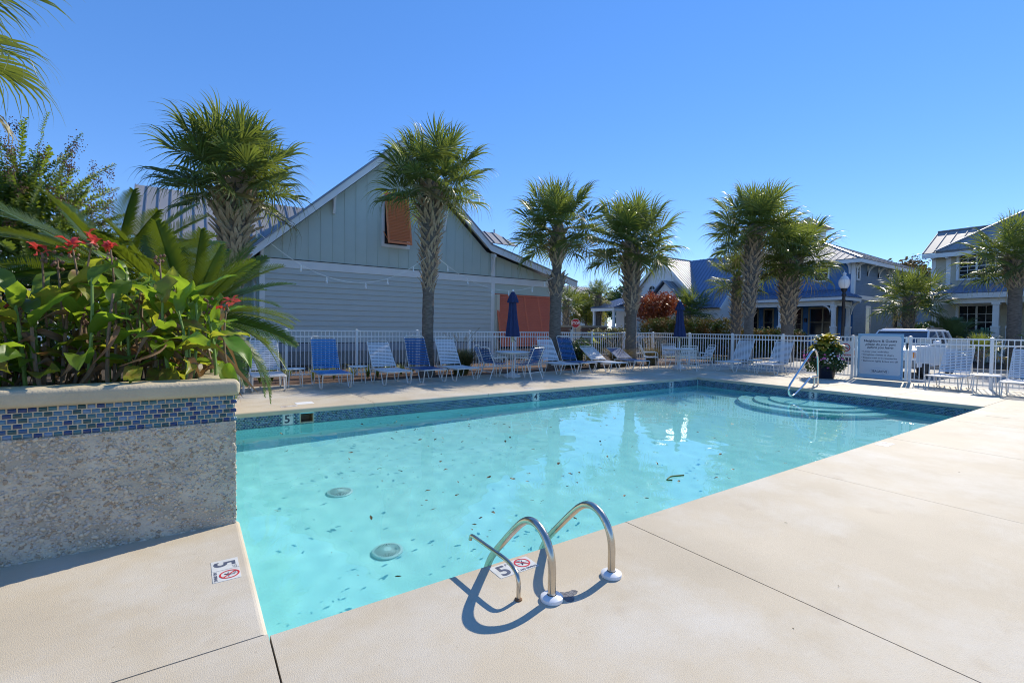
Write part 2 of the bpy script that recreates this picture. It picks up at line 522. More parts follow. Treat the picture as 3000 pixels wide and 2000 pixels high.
for x0, y0, x1, y1 in [(-9, -3.2, DW, PY0 - .05), (-9, PY1 + .05, DW, 12.08), (-9, PY0 - .05, PX0 - .05, PY1 + .05), (PX1 + .05, PY0 - .05, DW, PY1 + .05)]:
    bs.add([(x0, y0, -.08), (x1, y0, -.08), (x1, y1, -.08), (x0, y1, -.08)], [(0, 1, 2, 3)])
bs.build('deck_base', M_DARK, fix=False, kind='structure')

# pool shell: walls, sloped floor with a coved foot, skimmer niche in the far wall
pool = thing('swimming_pool', 'rectangular swimming pool with pale aqua plaster and blue tiled waterline', 'swimming pool')
wx0, wx1, wy0, wy1 = PX0 - .012, PX1 + .012, PY0 - .012, PY1 + .012


def floor_z(x):
    return -1.38 + (x - PX0) / (PX1 - PX0) * .48


SK = (1.55, 1.74, -.235, -.095)                   # skimmer mouth
mb = MB()
nx = 24
for i in range(nx):
    xa = wx0 + (wx1 - wx0) * i / nx; xb = wx0 + (wx1 - wx0) * (i + 1) / nx
    rows = [(wy0, -.075), (wy0, floor_z(xa) + .1), (wy0 + .03, floor_z(xa) + .03), (wy0 + .1, floor_z(xa)), (wy1 - .1, floor_z(xa)), (wy1 - .03, floor_z(xa) + .03), (wy1, floor_z(xa) + .1)]
    rows2 = [(y, z + floor_z(xb) - floor_z(xa)) if z < -.075 else (y, z) for y, z in rows]
    A = [(xa, y, z) for y, z in rows]; B = [(xb, y, z) for y, z in rows2]
    mb.add(A + B, [(k, k + 1, 8 + k, 7 + k) for k in range(6)])
for xw in (wx0, wx1):
    zf = floor_z(xw)
    mb.add([(xw, wy0, -.075), (xw, wy1, -.075), (xw, wy1, zf), (xw, wy0, zf)], [(0, 1, 2, 3)])
zb = floor_z(6) + .1
for x0, x1, z0, z1 in ((wx0, SK[0], -1.4, -.075), (SK[1], wx1, -1.4, -.075), (SK[0], SK[1], SK[3], -.075), (SK[0], SK[1], -1.4, SK[2])):
    mb.add([(x0, wy1, z0), (x1, wy1, z0), (x1, wy1, z1), (x0, wy1, z1)], [(0, 1, 2, 3)])
sh = mb.build('basin', M_POOL, pool, smooth=True)
sh.cycles.is_caustics_receiver = True
m = MB()
x0, x1, z0, z1 = SK
for q in ([(x0, wy1, z0), (x0, wy1 + .25, z0), (x0, wy1 + .25, z1), (x0, wy1, z1)], [(x1, wy1, z0), (x1, wy1 + .25, z0), (x1, wy1 + .25, z1), (x1, wy1, z1)],
          [(x0, wy1, z0), (x1, wy1, z0), (x1, wy1 + .25, z0), (x0, wy1 + .25, z0)], [(x0, wy1, z1), (x1, wy1, z1), (x1, wy1 + .25, z1), (x0, wy1 + .25, z1)],
          [(x0, wy1 + .25, z0), (x1, wy1 + .25, z0), (x1, wy1 + .25, z1), (x0, wy1 + .25, z1)]):
    m.add(q, [(0, 1, 2, 3)])
m.build('skimmer_mouth', mat('skimmer', (.34, .26, .17), .6), pool)
m = MB()
for a, b_ in (((x0 - .012, z0), (x0, z1)), ((x1, z0), (x1 + .012, z1))):
    m.box(a[0], wy1 - .012, a[1], b_[0], wy1, b_[1])
m.box(x0 - .012, wy1 - .012, z0 - .014, x1 + .012, wy1, z0)
m.build('skimmer_frame', M_CAP, pool)


def tile_mesh(name, quads, normal, th=.006):
    """quads: list of (origin, u vector, v vector, material index); chamfered tiles as one mesh."""
    V = []; F = []; MI = []
    nrm = np.array(normal, float)
    for o, u, v, mi in quads:
        o = np.array(o, float); u = np.array(u, float); v = np.array(v, float)
        c = .0022
        un = u / np.linalg.norm(u) * c; vn = v / np.linalg.norm(v) * c
        k = len(V)
        V += [o, o + u, o + u + v, o + v]
        t = nrm * th
        V += [o + un + vn + t, o + u - un + vn + t, o + u + v - un - vn + t, o + v + un - vn + t]
        F += [(k + 4, k + 5, k + 6, k + 7), (k, k + 1, k + 5, k + 4), (k + 1, k + 2, k + 6, k + 5), (k + 2, k + 3, k + 7, k + 6), (k + 3, k, k + 4, k + 7)]
        MI += [mi] * 5
    me = np_mesh(name, V, F, M_TILES)
    me.polygons.foreach_set('material_index', MI)
    return me


tp, th_ = .043, .0305                             # tile pitch along and up
W = [.16, .27, .2, .14, .08, .15]
mark_x = [(1.275, 1.425), (6.47, 6.625), (11.345, 11.51)]
quads = []
for r in range(9):
    z = -.080 - (r + 1) * th_
    off = tp / 2 if r % 2 else 0
    n = int((wx1 - wx0) / tp)
    for i in range(n):
        x = wx0 + off + i * tp
        if x + tp > wx1: continue
        if any(a - tp < x + .003 < b_ for a, b_ in mark_x) and r < 6: continue
        if SK[0] - .012 - tp < x < SK[1] + .012 and z < SK[3] and z + th_ > SK[2] - .014: continue
        quads.append(((x, wy1 - .0005, z), (tp - .005, 0, 0), (0, 0, th_ - .005), rnd.choices(range(6), W)[0]))
o = link('tile_band', tile_mesh('tile_band', quads, (0, -1, 0)), pool); o['kind'] = 'stuff'
o.cycles.is_caustics_receiver = True
quads = []
for r in range(9):
    z = -.080 - (r + 1) * th_
    off = tp / 2 if r % 2 else 0
    for i in range(int((wy1 - wy0) / tp)):
        y = wy0 + off + i * tp
        if y + tp > wy1: continue
        if 5.30 - tp < y + .003 < 5.47 and r < 6: continue
        quads.append(((wx1 - .0005, y, z), (0, tp - .005, 0), (0, 0, th_ - .005), rnd.choices(range(6), W)[0]))
o = link('tile_band', tile_mesh('tile_band', quads, (-1, 0, 0)), pool); o['kind'] = 'stuff'
o.cycles.is_caustics_receiver = True
gb = MB()
gz = -.080 - 9 * th_
gb.box(wx0 + .01, wy1 - .002, gz, SK[0] - .013, wy1 + .004, -.076).box(SK[1] + .013, wy1 - .002, gz, wx1 - .01, wy1 + .004, -.076)
gb.box(wx1 - .002, wy0 + .01, gz, wx1 + .004, wy1 - .01, -.076)
gb.build('grout_band', M_GROUT_W, pool)


def text(s, size, mat_, parent, loc, rot, extrude=.0015, shear=0., offset=0., align='CENTER', space=1.0, name='lettering', scale=None):
    cu = bpy.data.curves.new(name, 'FONT')
    cu.body = s; cu.size = size; cu.extrude = extrude; cu.shear = shear; cu.offset = offset
    cu.align_x = align; cu.align_y = 'CENTER'; cu.space_character = space
    cu.resolution_u = 3
    cu.materials.append(mat_)
    w = WL.get(parent.name, (0, 0, 0))
    o = link(name, cu, parent, (loc[0] - w[0], loc[1] - w[1], loc[2] - w[2]), rot, scale)
    return o


ROT_S = (rad(90), 0, 0)                           # reads from -Y
ROT_W = (rad(90), 0, rad(-90))                    # reads from -X
for (a, b_), ch in zip(mark_x, '543'):
    t = MB().box(a + .002, wy1 - .009, -.076 - 6 * th_, b_ - .002, wy1 + .003, -.078).build('depth_marker', M_TILE_W, pool)
    xm = (a + b_) / 2
    text(ch, .185, M_INK, t, (xm - .012, wy1 - .010, -.168), ROT_S, .001, offset=.004, name='numeral')
    text('FT', .045, M_INK, t, (xm + .052, wy1 - .010, -.11), ROT_S, .001, name='lettering')
t = MB().box(wx1 - .009, 5.305, -.076 - 6 * th_, wx1 + .003, 5.465, -.078).build('depth_marker', M_TILE_W, pool)
text('3', .185, M_INK, t, (wx1 - .010, 5.385, -.168), ROT_W, .001, offset=.004, name='numeral')

# curved entry steps at the street end
for k, (r, z) in enumerate(((2.15, -.62), (1.72, -.46), (1.3, -.31))):
    cx, cy = PX1 + .004, 5.25
    pts = [(cx, cy - r * .8, 0)]
    prof = []
    n = 28
    ring = [(cx - r * math.sin(math.pi * i / n) * .98, cy + r * .78 * math.cos(math.pi * i / n)) for i in range(n + 1)]
    mb = MB()
    top = [(x, y, z) for x, y in ring]
    bot = [(x, y, -1.0) for x, y in ring]
    mb.add(top, [tuple(range(n + 1))])
    mb.add(top + bot, [(i, i + 1, n + 2 + i, n + 1 + i) for i in range(n)])
    st = mb.build('step', M_POOL, pool)
    st.cycles.is_caustics_receiver = True
    # dark tile nosing strip
    mb = MB()
    inner = [(cx - (r - .022) * math.sin(math.pi * i / n) * .98, cy + (r - .022) * .78 * math.cos(math.pi * i / n)) for i in range(n + 1)]
    o1 = [(x, y, z + .004) for x, y in ring]; i1 = [(x, y, z + .004) for x, y in inner]
    mb.add(o1 + i1, [(i, i + 1, n + 2 + i, n + 1 + i) for i in range(n)])
    nz = mb.build('nosing', M_TILES[1], st)
    nz.cycles.is_caustics_receiver = True

# floor drains
for k, (dx, dy) in enumerate(((1.53, 4.28), (1.50, 5.86))):
    z = floor_z(dx)
    dr = thing('floor_drain', ('round domed drain cover on the pool floor, nearer the ladder', 'round domed drain cover on the pool floor, nearer the skimmer')[k], 'drain cover', (dx, dy, z), group='drain covers on the pool floor')
    rim = MB().lathe([(.148, 0), (.148, .02), (.136, .032), (.118, .035), (.118, .02)], 32, (dx, dy, z), cap=False).build('rim', mat('drain_white', (.40, .62, .63), .5), dr, smooth=True)
    d2 = MB().lathe([(.118, .02), (.03, .03)], 24, (dx, dy, z), cap=True).build('well', mat('drain_dark', (.06, .20, .21), .7), dr)
    sp = MB()
    for i in range(40):
        a = 2 * math.pi * i / 40
        sp.beam((dx + .03 * math.cos(a), dy + .03 * math.sin(a), z + .062), (dx + .124 * math.cos(a), dy + .124 * math.sin(a), z + .034), .004, .008, w2=.009)
    s_ = sp.build('grille', MATS['drain_white'], dr); s_['kind'] = 'stuff'
    hub = MB().lathe([(.038, .05), (.036, .066), (.0, .068)], 16, (dx, dy, z), cap=False).build('hub', MATS['drain_white'], dr, smooth=True)
    for q in (rim, d2, s_, hub): q.cycles.is_caustics_receiver = True

# water surface: a gently rippled sheet
wm = bpy.data.materials.new('water')
wm.use_nodes = True
t = wm.node_tree; t.nodes.clear()
out = t.nodes.new('ShaderNodeOutputMaterial'); gl = t.nodes.new('ShaderNodeBsdfGlass')
gl.inputs['IOR'].default_value = 1.33; gl.inputs['Roughness'].default_value = 0; gl.inputs['Color'].default_value = (.93, 1, 1, 1)
t.links.new(gl.outputs[0], out.inputs['Surface'])
N_, M_ = 420, 210
X, Y = np.meshgrid(np.linspace(wx0 + .003, wx1 - .003, N_), np.linspace(wy0 + .003, wy1 - .003, M_))
rg = np.random.default_rng(4)
Z = np.zeros_like(X)
amp = .35 + .65 * np.clip(1.2 - (X - 2) / 9, 0, 1)
for i in range(26):
    a = rg.uniform(0, 6.28); k = rg.uniform(5, 30)
    Z += amp * .0019 / k * np.sin(k * (X * np.cos(a) + Y * np.sin(a)) + rg.uniform(0, 6.28) + .8 * np.sin(X * rg.uniform(.3, 1.2) + Y * rg.uniform(.3, 1)))
V = np.stack([X, Y, WATER + Z], -1).reshape(-1, 3)
I, J = np.meshgrid(np.arange(N_ - 1), np.arange(M_ - 1))
q = (J * N_ + I).ravel()
water = link('water', np_mesh('water', V, np.stack([q, q + 1, q + N_ + 1, q + N_], -1), wm, True))
water['kind'] = 'structure'
water.cycles.is_caustics_caster = True

# ------------------------------------------------------------------ planter beside the pool
PL = thing('planter_wall', 'raised planter wall with blue mosaic band over shell-studded stucco', 'planter', (-3.5, 3.83, 0))
PF, PR, PB = 3.83, .26, 9.3
mb = MB()
mb.box(-8, PF + .004, -.02, PR - .004, PF + .22, .905).box(PR - .2, PF + .22, -1.3, PR - .004, PB, .905)
mb.build('wall', M_GROUT, PL)
# stucco face with rough relief
nx_, nz_ = 300, 50
xs_ = np.linspace(-3.2, PR + .004, nx_); zs_ = np.linspace(-.01, .725, nz_)
Xg, Zg = np.meshgrid(xs_, zs_)
rg = np.random.default_rng(8)
D = np.zeros_like(Xg)
for i in range(30):
    a = rg.uniform(0, 6.28); k = rg.uniform(8, 90)
    D += .007 / k * np.sin(k * (Xg * np.cos(a) + Zg * np.sin(a)) + rg.uniform(0, 6.28))
D += rg.normal(0, .0012, D.shape)
V = np.stack([Xg, PF - .004 + D, Zg], -1).reshape(-1, 3)
I, J = np.meshgrid(np.arange(nx_ - 1), np.arange(nz_ - 1)); q = (J * nx_ + I).ravel()
M_STUCCO = mat('stucco', (.60, .53, .41), .95, c2=(.36, .315, .24), nscale=4.5, bump=1, bscale=70, coords='World', detail=10, ramp=(.38, .68))
link('stucco_face', np_mesh('stucco_face', V, np.stack([q, q + 1, q + nx_ + 1, q + nx_], -1), M_STUCCO, True), PL, (3.5, -PF, 0))
zs2 = np.linspace(-1.3, .725, 120); ys2 = np.linspace(PF - .004, PF + .5, 40)
Yg, Zg = np.meshgrid(ys2, zs2)
D = rg.normal(0, .004, Yg.shape)
V = np.stack([PR + .003 + D, Yg, Zg], -1).reshape(-1, 3)
I, J = np.meshgrid(np.arange(39), np.arange(119)); q = (J * 40 + I).ravel()
link('stucco_face', np_mesh('stucco_face', V, np.stack([q, q + 1, q + 41, q + 40], -1), M_STUCCO, True), PL, (3.5, -PF, 0))
# shells and pebbles set in the stucco
bm = bmesh.new(); bmesh.ops.create_icosphere(bm, subdivisions=1, radius=1)
iv = np.array([v.co[:] for v in bm.verts]); bm.verts.ensure_lookup_table(); fi = np.array([[v.index for v in f.verts] for f in bm.faces]); bm.free()
VV = []; FF = []; MI = []
nsh = 0
cl = [(rg.uniform(-1.4, .26), rg.uniform(.05, .72)) for _ in range(26)]
for i in range(9000):
    x = rg.uniform(-2.3, PR); z = rg.uniform(.0, .72)
    if i % 4 == 0:
        c = cl[rg.integers(len(cl))]; x = min(PR, c[0] + rg.normal(0, .13)); z = min(.715, max(.0, c[1] + rg.normal(0, .09)))
    s_ = float(np.clip(rg.lognormal(math.log(.0075), .42), .0035, .018))
    P = iv * np.array([s_, s_ * .5, s_ * rg.uniform(.55, .9)])
    a = rg.uniform(0, 6.28); ca, sa = math.cos(a), math.sin(a)
    P = np.stack([P[:, 0] * ca - P[:, 2] * sa, P[:, 1], P[:, 0] * sa + P[:, 2] * ca], -1)
    tl = rg.normal(0, .35); P[:, 1] += P[:, 0] * tl * .5
    P += np.array([x + 3.5, -.004 + rg.uniform(-.002, .001), z])
    FF.append(fi + nsh * len(iv)); VV.append(P); MI += [int(rg.choice(4, p=[.34, .34, .16, .16]))] * len(fi); nsh += 1
for i in range(700):
    y = PF + rg.uniform(-.004, .12); z = rg.uniform(-.24, .72)
    s_ = float(np.clip(rg.lognormal(math.log(.008), .4), .004, .018))
    P = iv * np.array([s_ * .5, s_, s_ * .8]) + np.array([PR + 3.5 + rg.uniform(-.002, .004), y - PF, z])
    FF.append(fi + nsh * len(iv)); VV.append(P); MI += [int(rg.choice(4))] * len(fi); nsh += 1
me = np_mesh('shell_aggregate', np.concatenate(VV), np.concatenate(FF), M_SHELLS, True)
me.polygons.foreach_set('material_index', MI)
link('shell_aggregate', me, PL)['kind'] = 'stuff'
# mosaic band, tile by tile
tmes = []
for mi in range(6):
    q = tile_mesh('tile', [((0, 0, 0), (tp - .0066, 0, 0), (0, 0, th_ - .0056), mi)], (0, -1, 0), .005)
    tmes.append(q)
for r in range(6):
    z = .726 + r * th_
    for i in range(41):
        x = PR - .004 - (i + 1) * tp - (tp / 2 if r % 2 else 0) + (tp / 2)
        o = link('tile', tmes[rnd.choices(range(6), W)[0]], PL, (x + 3.5 + rnd.uniform(-.0012, .0012), .0035, z + rnd.uniform(-.001, .001)), (0, rnd.gauss(0, .012), 0))
quads = []
for r in range(6):
    for i in range(120):
        y = PF + .004 + i * tp + (tp / 2 if r % 2 else 0)
        quads.append(((PR - .0045, y, .726 + r * th_), (0, tp - .005, 0), (0, 0, th_ - .005), rnd.choices(range(6), W)[0]))
    for i in range(30):
        quads.append(((-1.55 - (i + 1) * tp, PF + .0035, .726 + r * th_), (tp - .005, 0, 0), (0, 0, th_ - .005), rnd.choices(range(6), W)[0]))
me1 = tile_mesh('tile_band', [q for q in quads if q[1][0] == 0], (1, 0, 0))
link('tile_band', me1, PL, (3.5, -PF, 0))['kind'] = 'stuff'
me1 = tile_mesh('tile_band', [q for q in quads if q[1][0] != 0], (0, -1, 0))
link('tile_band', me1, PL, (3.5, -PF, 0))['kind'] = 'stuff'
# rounded cap
cp = bevel_box('cap', -8, PF - .05, .908, PR + .03, PF + .24, 1.012, .032, 5, M_CAP, PL)
bevel_box('cap', PR - .22, PF + .24, .910, PR + .028, PB, 1.010, .032, 4, M_CAP, PL)
MB().add([(-8, PF + .2, .955), (PR - .2, PF + .2, .955), (PR - .2, PB, .955), (-8, PB, .955)], [(0, 1, 2, 3)]).build('soil', M_SOIL, PL, kind='stuff')
MB().box(-8, PB, -.02, PR - .2, PB + .2, .93).build('wall', M_GROUT, PL)
# ------------------------------------------------------------------ markers let into the deck
def ring_mesh(mb, c, r0, r1, z, n=28):
    v = []
    for k in range(n):
        a = 2 * math.pi * k / n
        v += [(c[0] + r0 * math.cos(a), c[1] + r0 * math.sin(a), z), (c[0] + r1 * math.cos(a), c[1] + r1 * math.sin(a), z)]
    mb.add(v, [(2 * k, 2 * k + 1, (2 * k + 3) % (2 * n), (2 * k + 2) % (2 * n)) for k in range(n)])


def deck_marker(name, label, x, y, rz, ch, faded=False, both=True, group='depth and no diving markers on the deck'):
    """Two square tiles side by side: the depth, and a no diving sign. Local +Y points at the reader's top."""
    w = .135
    r = thing(name, label, 'depth marker', (0, 0, 0), group=group)
    ink = M_TILE_INK if not faded else mat('faded_ink', (.36, .34, .36), .6)
    red = M_SIGNRED if not faded else mat('faded_red', (.55, .42, .38), .6)
    base = M_TILE_W if not faded else mat('faded_tile', (.58, .55, .50), .6)
    t1 = MB().box(-w, 0, -.004, -.002, w, .002).build('depth_tile', base, r)
    text(ch, .15, ink, t1, (-w / 2 - .008, w / 2 - .008, .0025), (0, 0, 0), .0002, offset=.003, name='numeral')
    text('FT', .032, ink, t1, (-.022, w - .025, .0025), (0, 0, 0), .0002, name='lettering')
    t2 = MB().box(.002, 0, -.004, w, w, .002).build('no_diving_tile', base, r)
    c = (w / 2, w / 2 + .014)
    mb = MB(); ring_mesh(mb, c, .041, .050, .0032)
    mb.beam((c[0] - .031, c[1] + .031, .0032), (c[0] + .031, c[1] - .031, .0032), .008, .0006)
    mb.build('prohibition_ring', red, t2, fix=False)
    mb = MB()                                     # diver and water line
    mb.add([(c[0] - .036, c[1] - .003, .0029), (c[0] + .036, c[1] - .003, .0029), (c[0] + .036, c[1] - .0055, .0029), (c[0] - .036, c[1] - .0055, .0029)], [(0, 1, 2, 3)])
    for p, q, ww in (((.012, .026), (.003, .004), .007), ((.003, .004), (-.004, -.014), .010), ((-.004, -.014), (-.012, -.024), .005), ((-.002, -.012), (-.014, -.006), .004), ((.003, .004), (.016, .000), .005)):
        mb.beam((c[0] + p[0], c[1] + p[1], .0031), (c[0] + q[0], c[1] + q[1], .0031), ww, .0004)
    mb.lathe([(.005, 0), (.005, .0004)], 10, (c[0] - .009, c[1] - .018, .0029))
    mb.build('diver_figure', ink, t2)
    text('NO DIVING', .0215, ink, t2, (w / 2, .014, .0025), (0, 0, 0), .0002, offset=.0012)
    text('SHALLOW\nWATER', .008, ink, t2, (c[0] - .012, c[1] + .027, .0029), (0, 0, 0), .0002)
    r.location = (x, y, 0)
    r.rotation_euler = (0, 0, rad(rz))
    return r


deck_marker('deck_marker', 'white 5 FT and NO DIVING tiles at the foot of the pool ladder', 1.565, 2.175, 0, '5')
deck_marker('deck_marker', 'white 5 FT and NO DIVING tiles in front of the planter wall', .096, 3.115, -90, '5')
deck_marker('deck_marker', 'pale worn depth tiles beside the skimmer lid on the far side', 1.42, 8.98, 180, '5', True)
deck_marker('deck_marker', 'pale worn depth tiles on the wide bright side of the deck', 7.225, 2.16, 0, '4', True)
deck_marker('deck_marker', 'pale worn depth tiles near the corner by the right end wall', 11.77, 2.18, 0, '3', True)
deck_marker('deck_marker', 'pale worn depth tiles across the pool from the ladder, under the blue chairs', 6.55, 8.98, 180, '4', True)
lid = bevel_box('skimmer_lid', 1.56, 9.02, -.01, 1.86, 9.28, .003, .004, 1, mat('lid_white', (.78, .78, .76), .5))
tag(lid, 'square white skimmer lid set in the far deck', 'skimmer lid')
hl = MB().box(11.27, 1.80, -.004, 11.44, 2.08, .002)
hl.build('access_hatch', M_DECK, None, label='flush rectangular deck hatch near the right end of the pool', cat='hatch')

# ------------------------------------------------------------------ ladder and grab hook
LD = thing('pool_ladder', 'brushed steel pool ladder with two arched rails and white flange covers', 'pool ladder', (1.75, 1.86, 0))
prof = [(1.862, -.02), (1.862, .17), (1.875, .235), (1.908, .29), (1.96, .335), (2.02, .352), (2.08, .342), (2.14, .305), (2.235, .215), (2.40, .045), (2.47, -.04), (2.52, -.14), (2.535, -.3), (2.535, -.95)]
for k, x in enumerate((1.54, 1.975)):
    MB().tube(arc_path([(x, y, z) for y, z in prof], .05, 4), .0215, 14).build('rail', M_STEEL, LD, smooth=True)
    MB().lathe([(.0, .0), (.058, .0), (.060, .006), (.058, .018), (.045, .026), (.024, .028)], 32, (x, 1.862, .001), cap=False).build('flange_cover', mat('flange_white', (.74, .75, .76), .3), LD, smooth=True)
for z in (-.45, -.72):
    bevel_box('tread', 1.55, 2.50, z, 1.965, 2.58, z + .03, .006, 2, mat('tread_white', (.7, .72, .72), .5), LD)
HK = thing('grab_hook', 'slim steel hook rail standing just left of the pool ladder', 'hook rail', (1.394, 1.955, 0))
MB().tube(arc_path([(1.394, 1.955, -.02), (1.398, 1.958, .125), (1.412, 2.07, .147), (1.400, 2.43, .150), (1.398, 2.462, .146), (1.397, 2.468, .118)], .055, 6), .0115, 12).build('hook', M_STEEL, HK, smooth=True)
MB().lathe([(.02, 0), (.02, .006), (.013, .012)], 16, (1.394, 1.955, 0)).build('collar', mat('rusty_collar', (.18, .09, .04), .8), HK, smooth=True)
# chipped patch of grey mortar beside the flange
bm = bmesh.new()
vs = []
for k in range(22):
    a = 2 * math.pi * k / 22
    r = (.052 + .018 * math.sin(3 * a + 1) + rnd.uniform(-.008, .008))
    vs.append(bm.verts.new((1.635 + r * 1.05 * math.cos(a), 1.845 + r * .85 * math.sin(a), .0012)))
bm.faces.new(vs)
me = bpy.data.meshes.new('mortar_patch'); bm.to_mesh(me); bm.free()
me.materials.append(mat('mortar', (.22, .22, .23), .95, c2=(.12, .12, .13), nscale=50, bump=1, bscale=120))
tag(link('mortar_patch', me), 'rough grey mortar patch beside the nearer ladder flange', 'mortar patch')

HR = thing('hand_rail', 'bent chrome hand rail over the curved pool steps', 'hand rail', (13.3, 5.6, 0))
yr = 5.6
hp = [(13.42, yr, -.02), (13.40, yr, .5), (13.35, yr, .80), (13.24, yr, .955), (13.05, yr, .92), (12.46, yr, .49), (11.95, yr, .115), (11.885, yr, .0), (11.95, yr, -.13), (12.08, yr, -.165), (12.22, yr, -.13), (12.66, yr, .07), (12.98, yr, .245), (13.10, yr, .26), (13.40, yr, .255)]
MB().tube(arc_path(hp, .1, 5), .024, 12).build('rail', M_CHROME, HR, smooth=True)
MB().tube([(13.22, yr, -.02), (13.22, yr, .255)], .022, 12).build('post', M_CHROME, HR, smooth=True)
for x in (13.42, 13.22):
    MB().lathe([(.05, 0), (.05, .008), (.027, .02)], 20, (x, yr, 0)).build('flange', M_CHROME, HR, smooth=True)


# ------------------------------------------------------------------ loungers
STRAP = {}


def strap_mesh(w, key, m):
    """A flat vinyl strap that wraps round the two side tubes."""
    if (key, m.name) in STRAP: return STRAP[(key, m.name)]
    h, t = .0155, .003
    xs_ = [-w / 2 - .016, -w / 2 - .012, -w / 4, w / 4, w / 2 + .012, w / 2 + .016]
    zs_ = [-.018, .006, .001, .001, .006, -.018]
    mb = MB()
    v = []
    for x, z in zip(xs_, zs_):
        v += [(x, -h, z), (x, h, z), (x, h, z + t), (x, -h, z + t)]
    f = []
    for i in range(5):
        for k in range(4):
            k2 = (k + 1) % 4
            f.append((i * 4 + k, i * 4 + k2, i * 4 + 4 + k2, i * 4 + 4 + k))
    f += [(0, 1, 2, 3), (23, 22, 21, 20)]
    mb.add(v, f)
    STRAP[(key, m.name)] = me = mb.mesh('strap', m)
    return me


LW, LH = .62, .335                                # seat width between tube centres, seat height


def make_lounger(label, m, recl=62, group='strap loungers around the pool'):
    r = thing('sun_lounger', label, 'lounger', (0, 0, 0), group=group)
    a = LW / 2
    z = LH
    MB().tube(arc_path([(a, 1.36, z - .02), (a, .03, z), (-a, .03, z), (-a, 1.36, z - .02), (a, 1.36, z - .02)], .08, 4)[:-1], .0135, 8, closed=True).build('seat_frame', M_TUBE, r, smooth=True)
    hy, hz = 1.06, z + .012
    c, s_ = math.cos(rad(recl)), math.sin(rad(recl))
    L = .90
    bw = a - .01
    def bp(t, x): return (x, hy + t * c, hz + t * s_)
    MB().tube(arc_path([bp(0, bw), bp(L, bw * .93), bp(L, -bw * .93), bp(0, -bw)], .10, 5), .0135, 8).build('back_frame', M_TUBE, r, smooth=True)
    for s in (-1, 1):
        x = s * a
        for y0, y1, y2, y3 in ((.05, .15, .33, .48), (.84, .98, 1.14, 1.28)):
            MB().tube(arc_path([(x, y0, z - .008), (x * 1.0, y1, .013), (x, y2, .013), (x, y3, z - .008)], .05, 4), .0125, 8).build('leg', M_TUBE, r, smooth=True)
    pr = MB()
    for s in (-1, 1):
        pr.tube([bp(.42, s * (bw - .01)), (s * (bw - .02), hy + .34 if recl > 45 else hy + .42, z - .015)], .009, 6)
    pr.build('prop', M_TUBE, r, smooth=True)
    MB().tube([(-a, .62, z - .05), (0, .62, z - .075), (a, .62, z - .05)], .011, 6).build('cross_bar', M_TUBE, r, smooth=True)
    me = strap_mesh(LW, 'seat', m)
    n = 19
    for i in range(n):
        y = .09 + i * (1.0 - .09) / (n - 1)
        link('strap', me, r, (0, y, z + .012 - .012 * math.sin(math.pi * i / n)), (0, 0, 0))
    me = strap_mesh(LW - .04, 'back', m)
    n = 17
    for i in range(n):
        t = .06 + i * (.80 - .06) / (n - 1)
        link('strap', me, r, (0, hy + t * c - .012 * s_, hz + t * s_ + .012 * c), (rad(recl), 0, 0), (1 - .05 * t, 1, 1))
    return r


protoB = make_lounger('sunlit blue strap lounger between the two round side tables', M_VINYL_SUN)
protoW = make_lounger('white strap lounger half hidden by the sago palm fronds', M_VINYL_W, 58)
protoD = make_lounger('dark blue strap lounger in front of the tall middle palm', M_VINYL_B, 64)
protoL = make_lounger('white lounger with its back let nearly flat, near the plumed grass', M_VINYL_W, 30)
protoLB = make_lounger('blue lounger with its back let nearly flat, right of the white flat one', M_VINYL_B, 24)
place(protoB, 2.70, 10.72, 0)
place(protoW, 1.37, 10.88, -2)
place(protoD, 5.10, 10.76, 1)
place(protoL, 11.30, 10.42, -6)
place(protoLB, 12.72, 10.72, -14)
c = make_lounger('white strap lounger between the sunlit blue and the dark blue one', M_VINYL_W, 49); place(c, 4.12, 10.68, 1)
c = copy_tree(protoW); place(c, 6.00, 10.72, 0, 'white strap lounger beside the tall green grass clump')
c = copy_tree(protoW); place(c, 9.46, 10.66, -4, 'white strap lounger in front of the bare-trunked palm, behind the blue dining chairs')
c = copy_tree(protoD); place(c, 10.42, 10.86, -3, 'dark blue strap lounger just right of the bare-trunked palm')
c = copy_tree(protoD); place(c, .60, 10.85, 0, 'blue strap lounger mostly hidden behind the planter corner')
for x, y, rz, lab in ((15.05, 9.27, -90, 'white strap lounger against the street fence, nearest the white dining set'),
                      (15.15, 7.95, -88, 'white strap lounger beside the potted flowers by the street fence'),
                      (15.35, 3.66, -91, 'white strap lounger just right of the blue notice on the gate'),
                      (14.95, 2.25, -88, 'white strap lounger at the right edge, beyond the low white table')):
    c = copy_tree(protoW); place(c, x, y, rz, lab)


# ------------------------------------------------------------------ small side tables
def side_table(label, x, y, r_=.23, h=.42):
    t = thing('side_table', label, 'side table', (x, y, 0), group='small white side tables')
    MB().lathe([(0, h - .018), (r_ - .01, h - .018), (r_, h - .012), (r_, h), (r_ - .008, h + .006), (0, h + .006)], 28, (x, y, 0), cap=False).build('table_top', M_WHITE, t, smooth=True)
    for k in range(4):
        a = math.pi / 4 + k * math.pi / 2
        ca, sa = math.cos(a), math.sin(a)
        MB().tube(arc_path([(x + ca * r_ * .5, y + sa * r_ * .5, h - .025), (x + ca * r_ * .8, y + sa * r_ * .8, h - .05), (x + ca * r_ * .92, y + sa * r_ * .92, 0)], .06, 4), .011, 7).build('leg', M_TUBE, t, smooth=True)
    return t


side_table('round white side table between the sunlit blue and the next white lounger', 3.42, 11.75)
side_table('round white side table partly behind the sago fronds', 1.98, 11.72)
side_table('round white side table between the two loungers left of the flower pot', 15.9, 8.6)
side_table('round white side table before the last two loungers at the right edge', 15.45, 2.88, .27, .44)


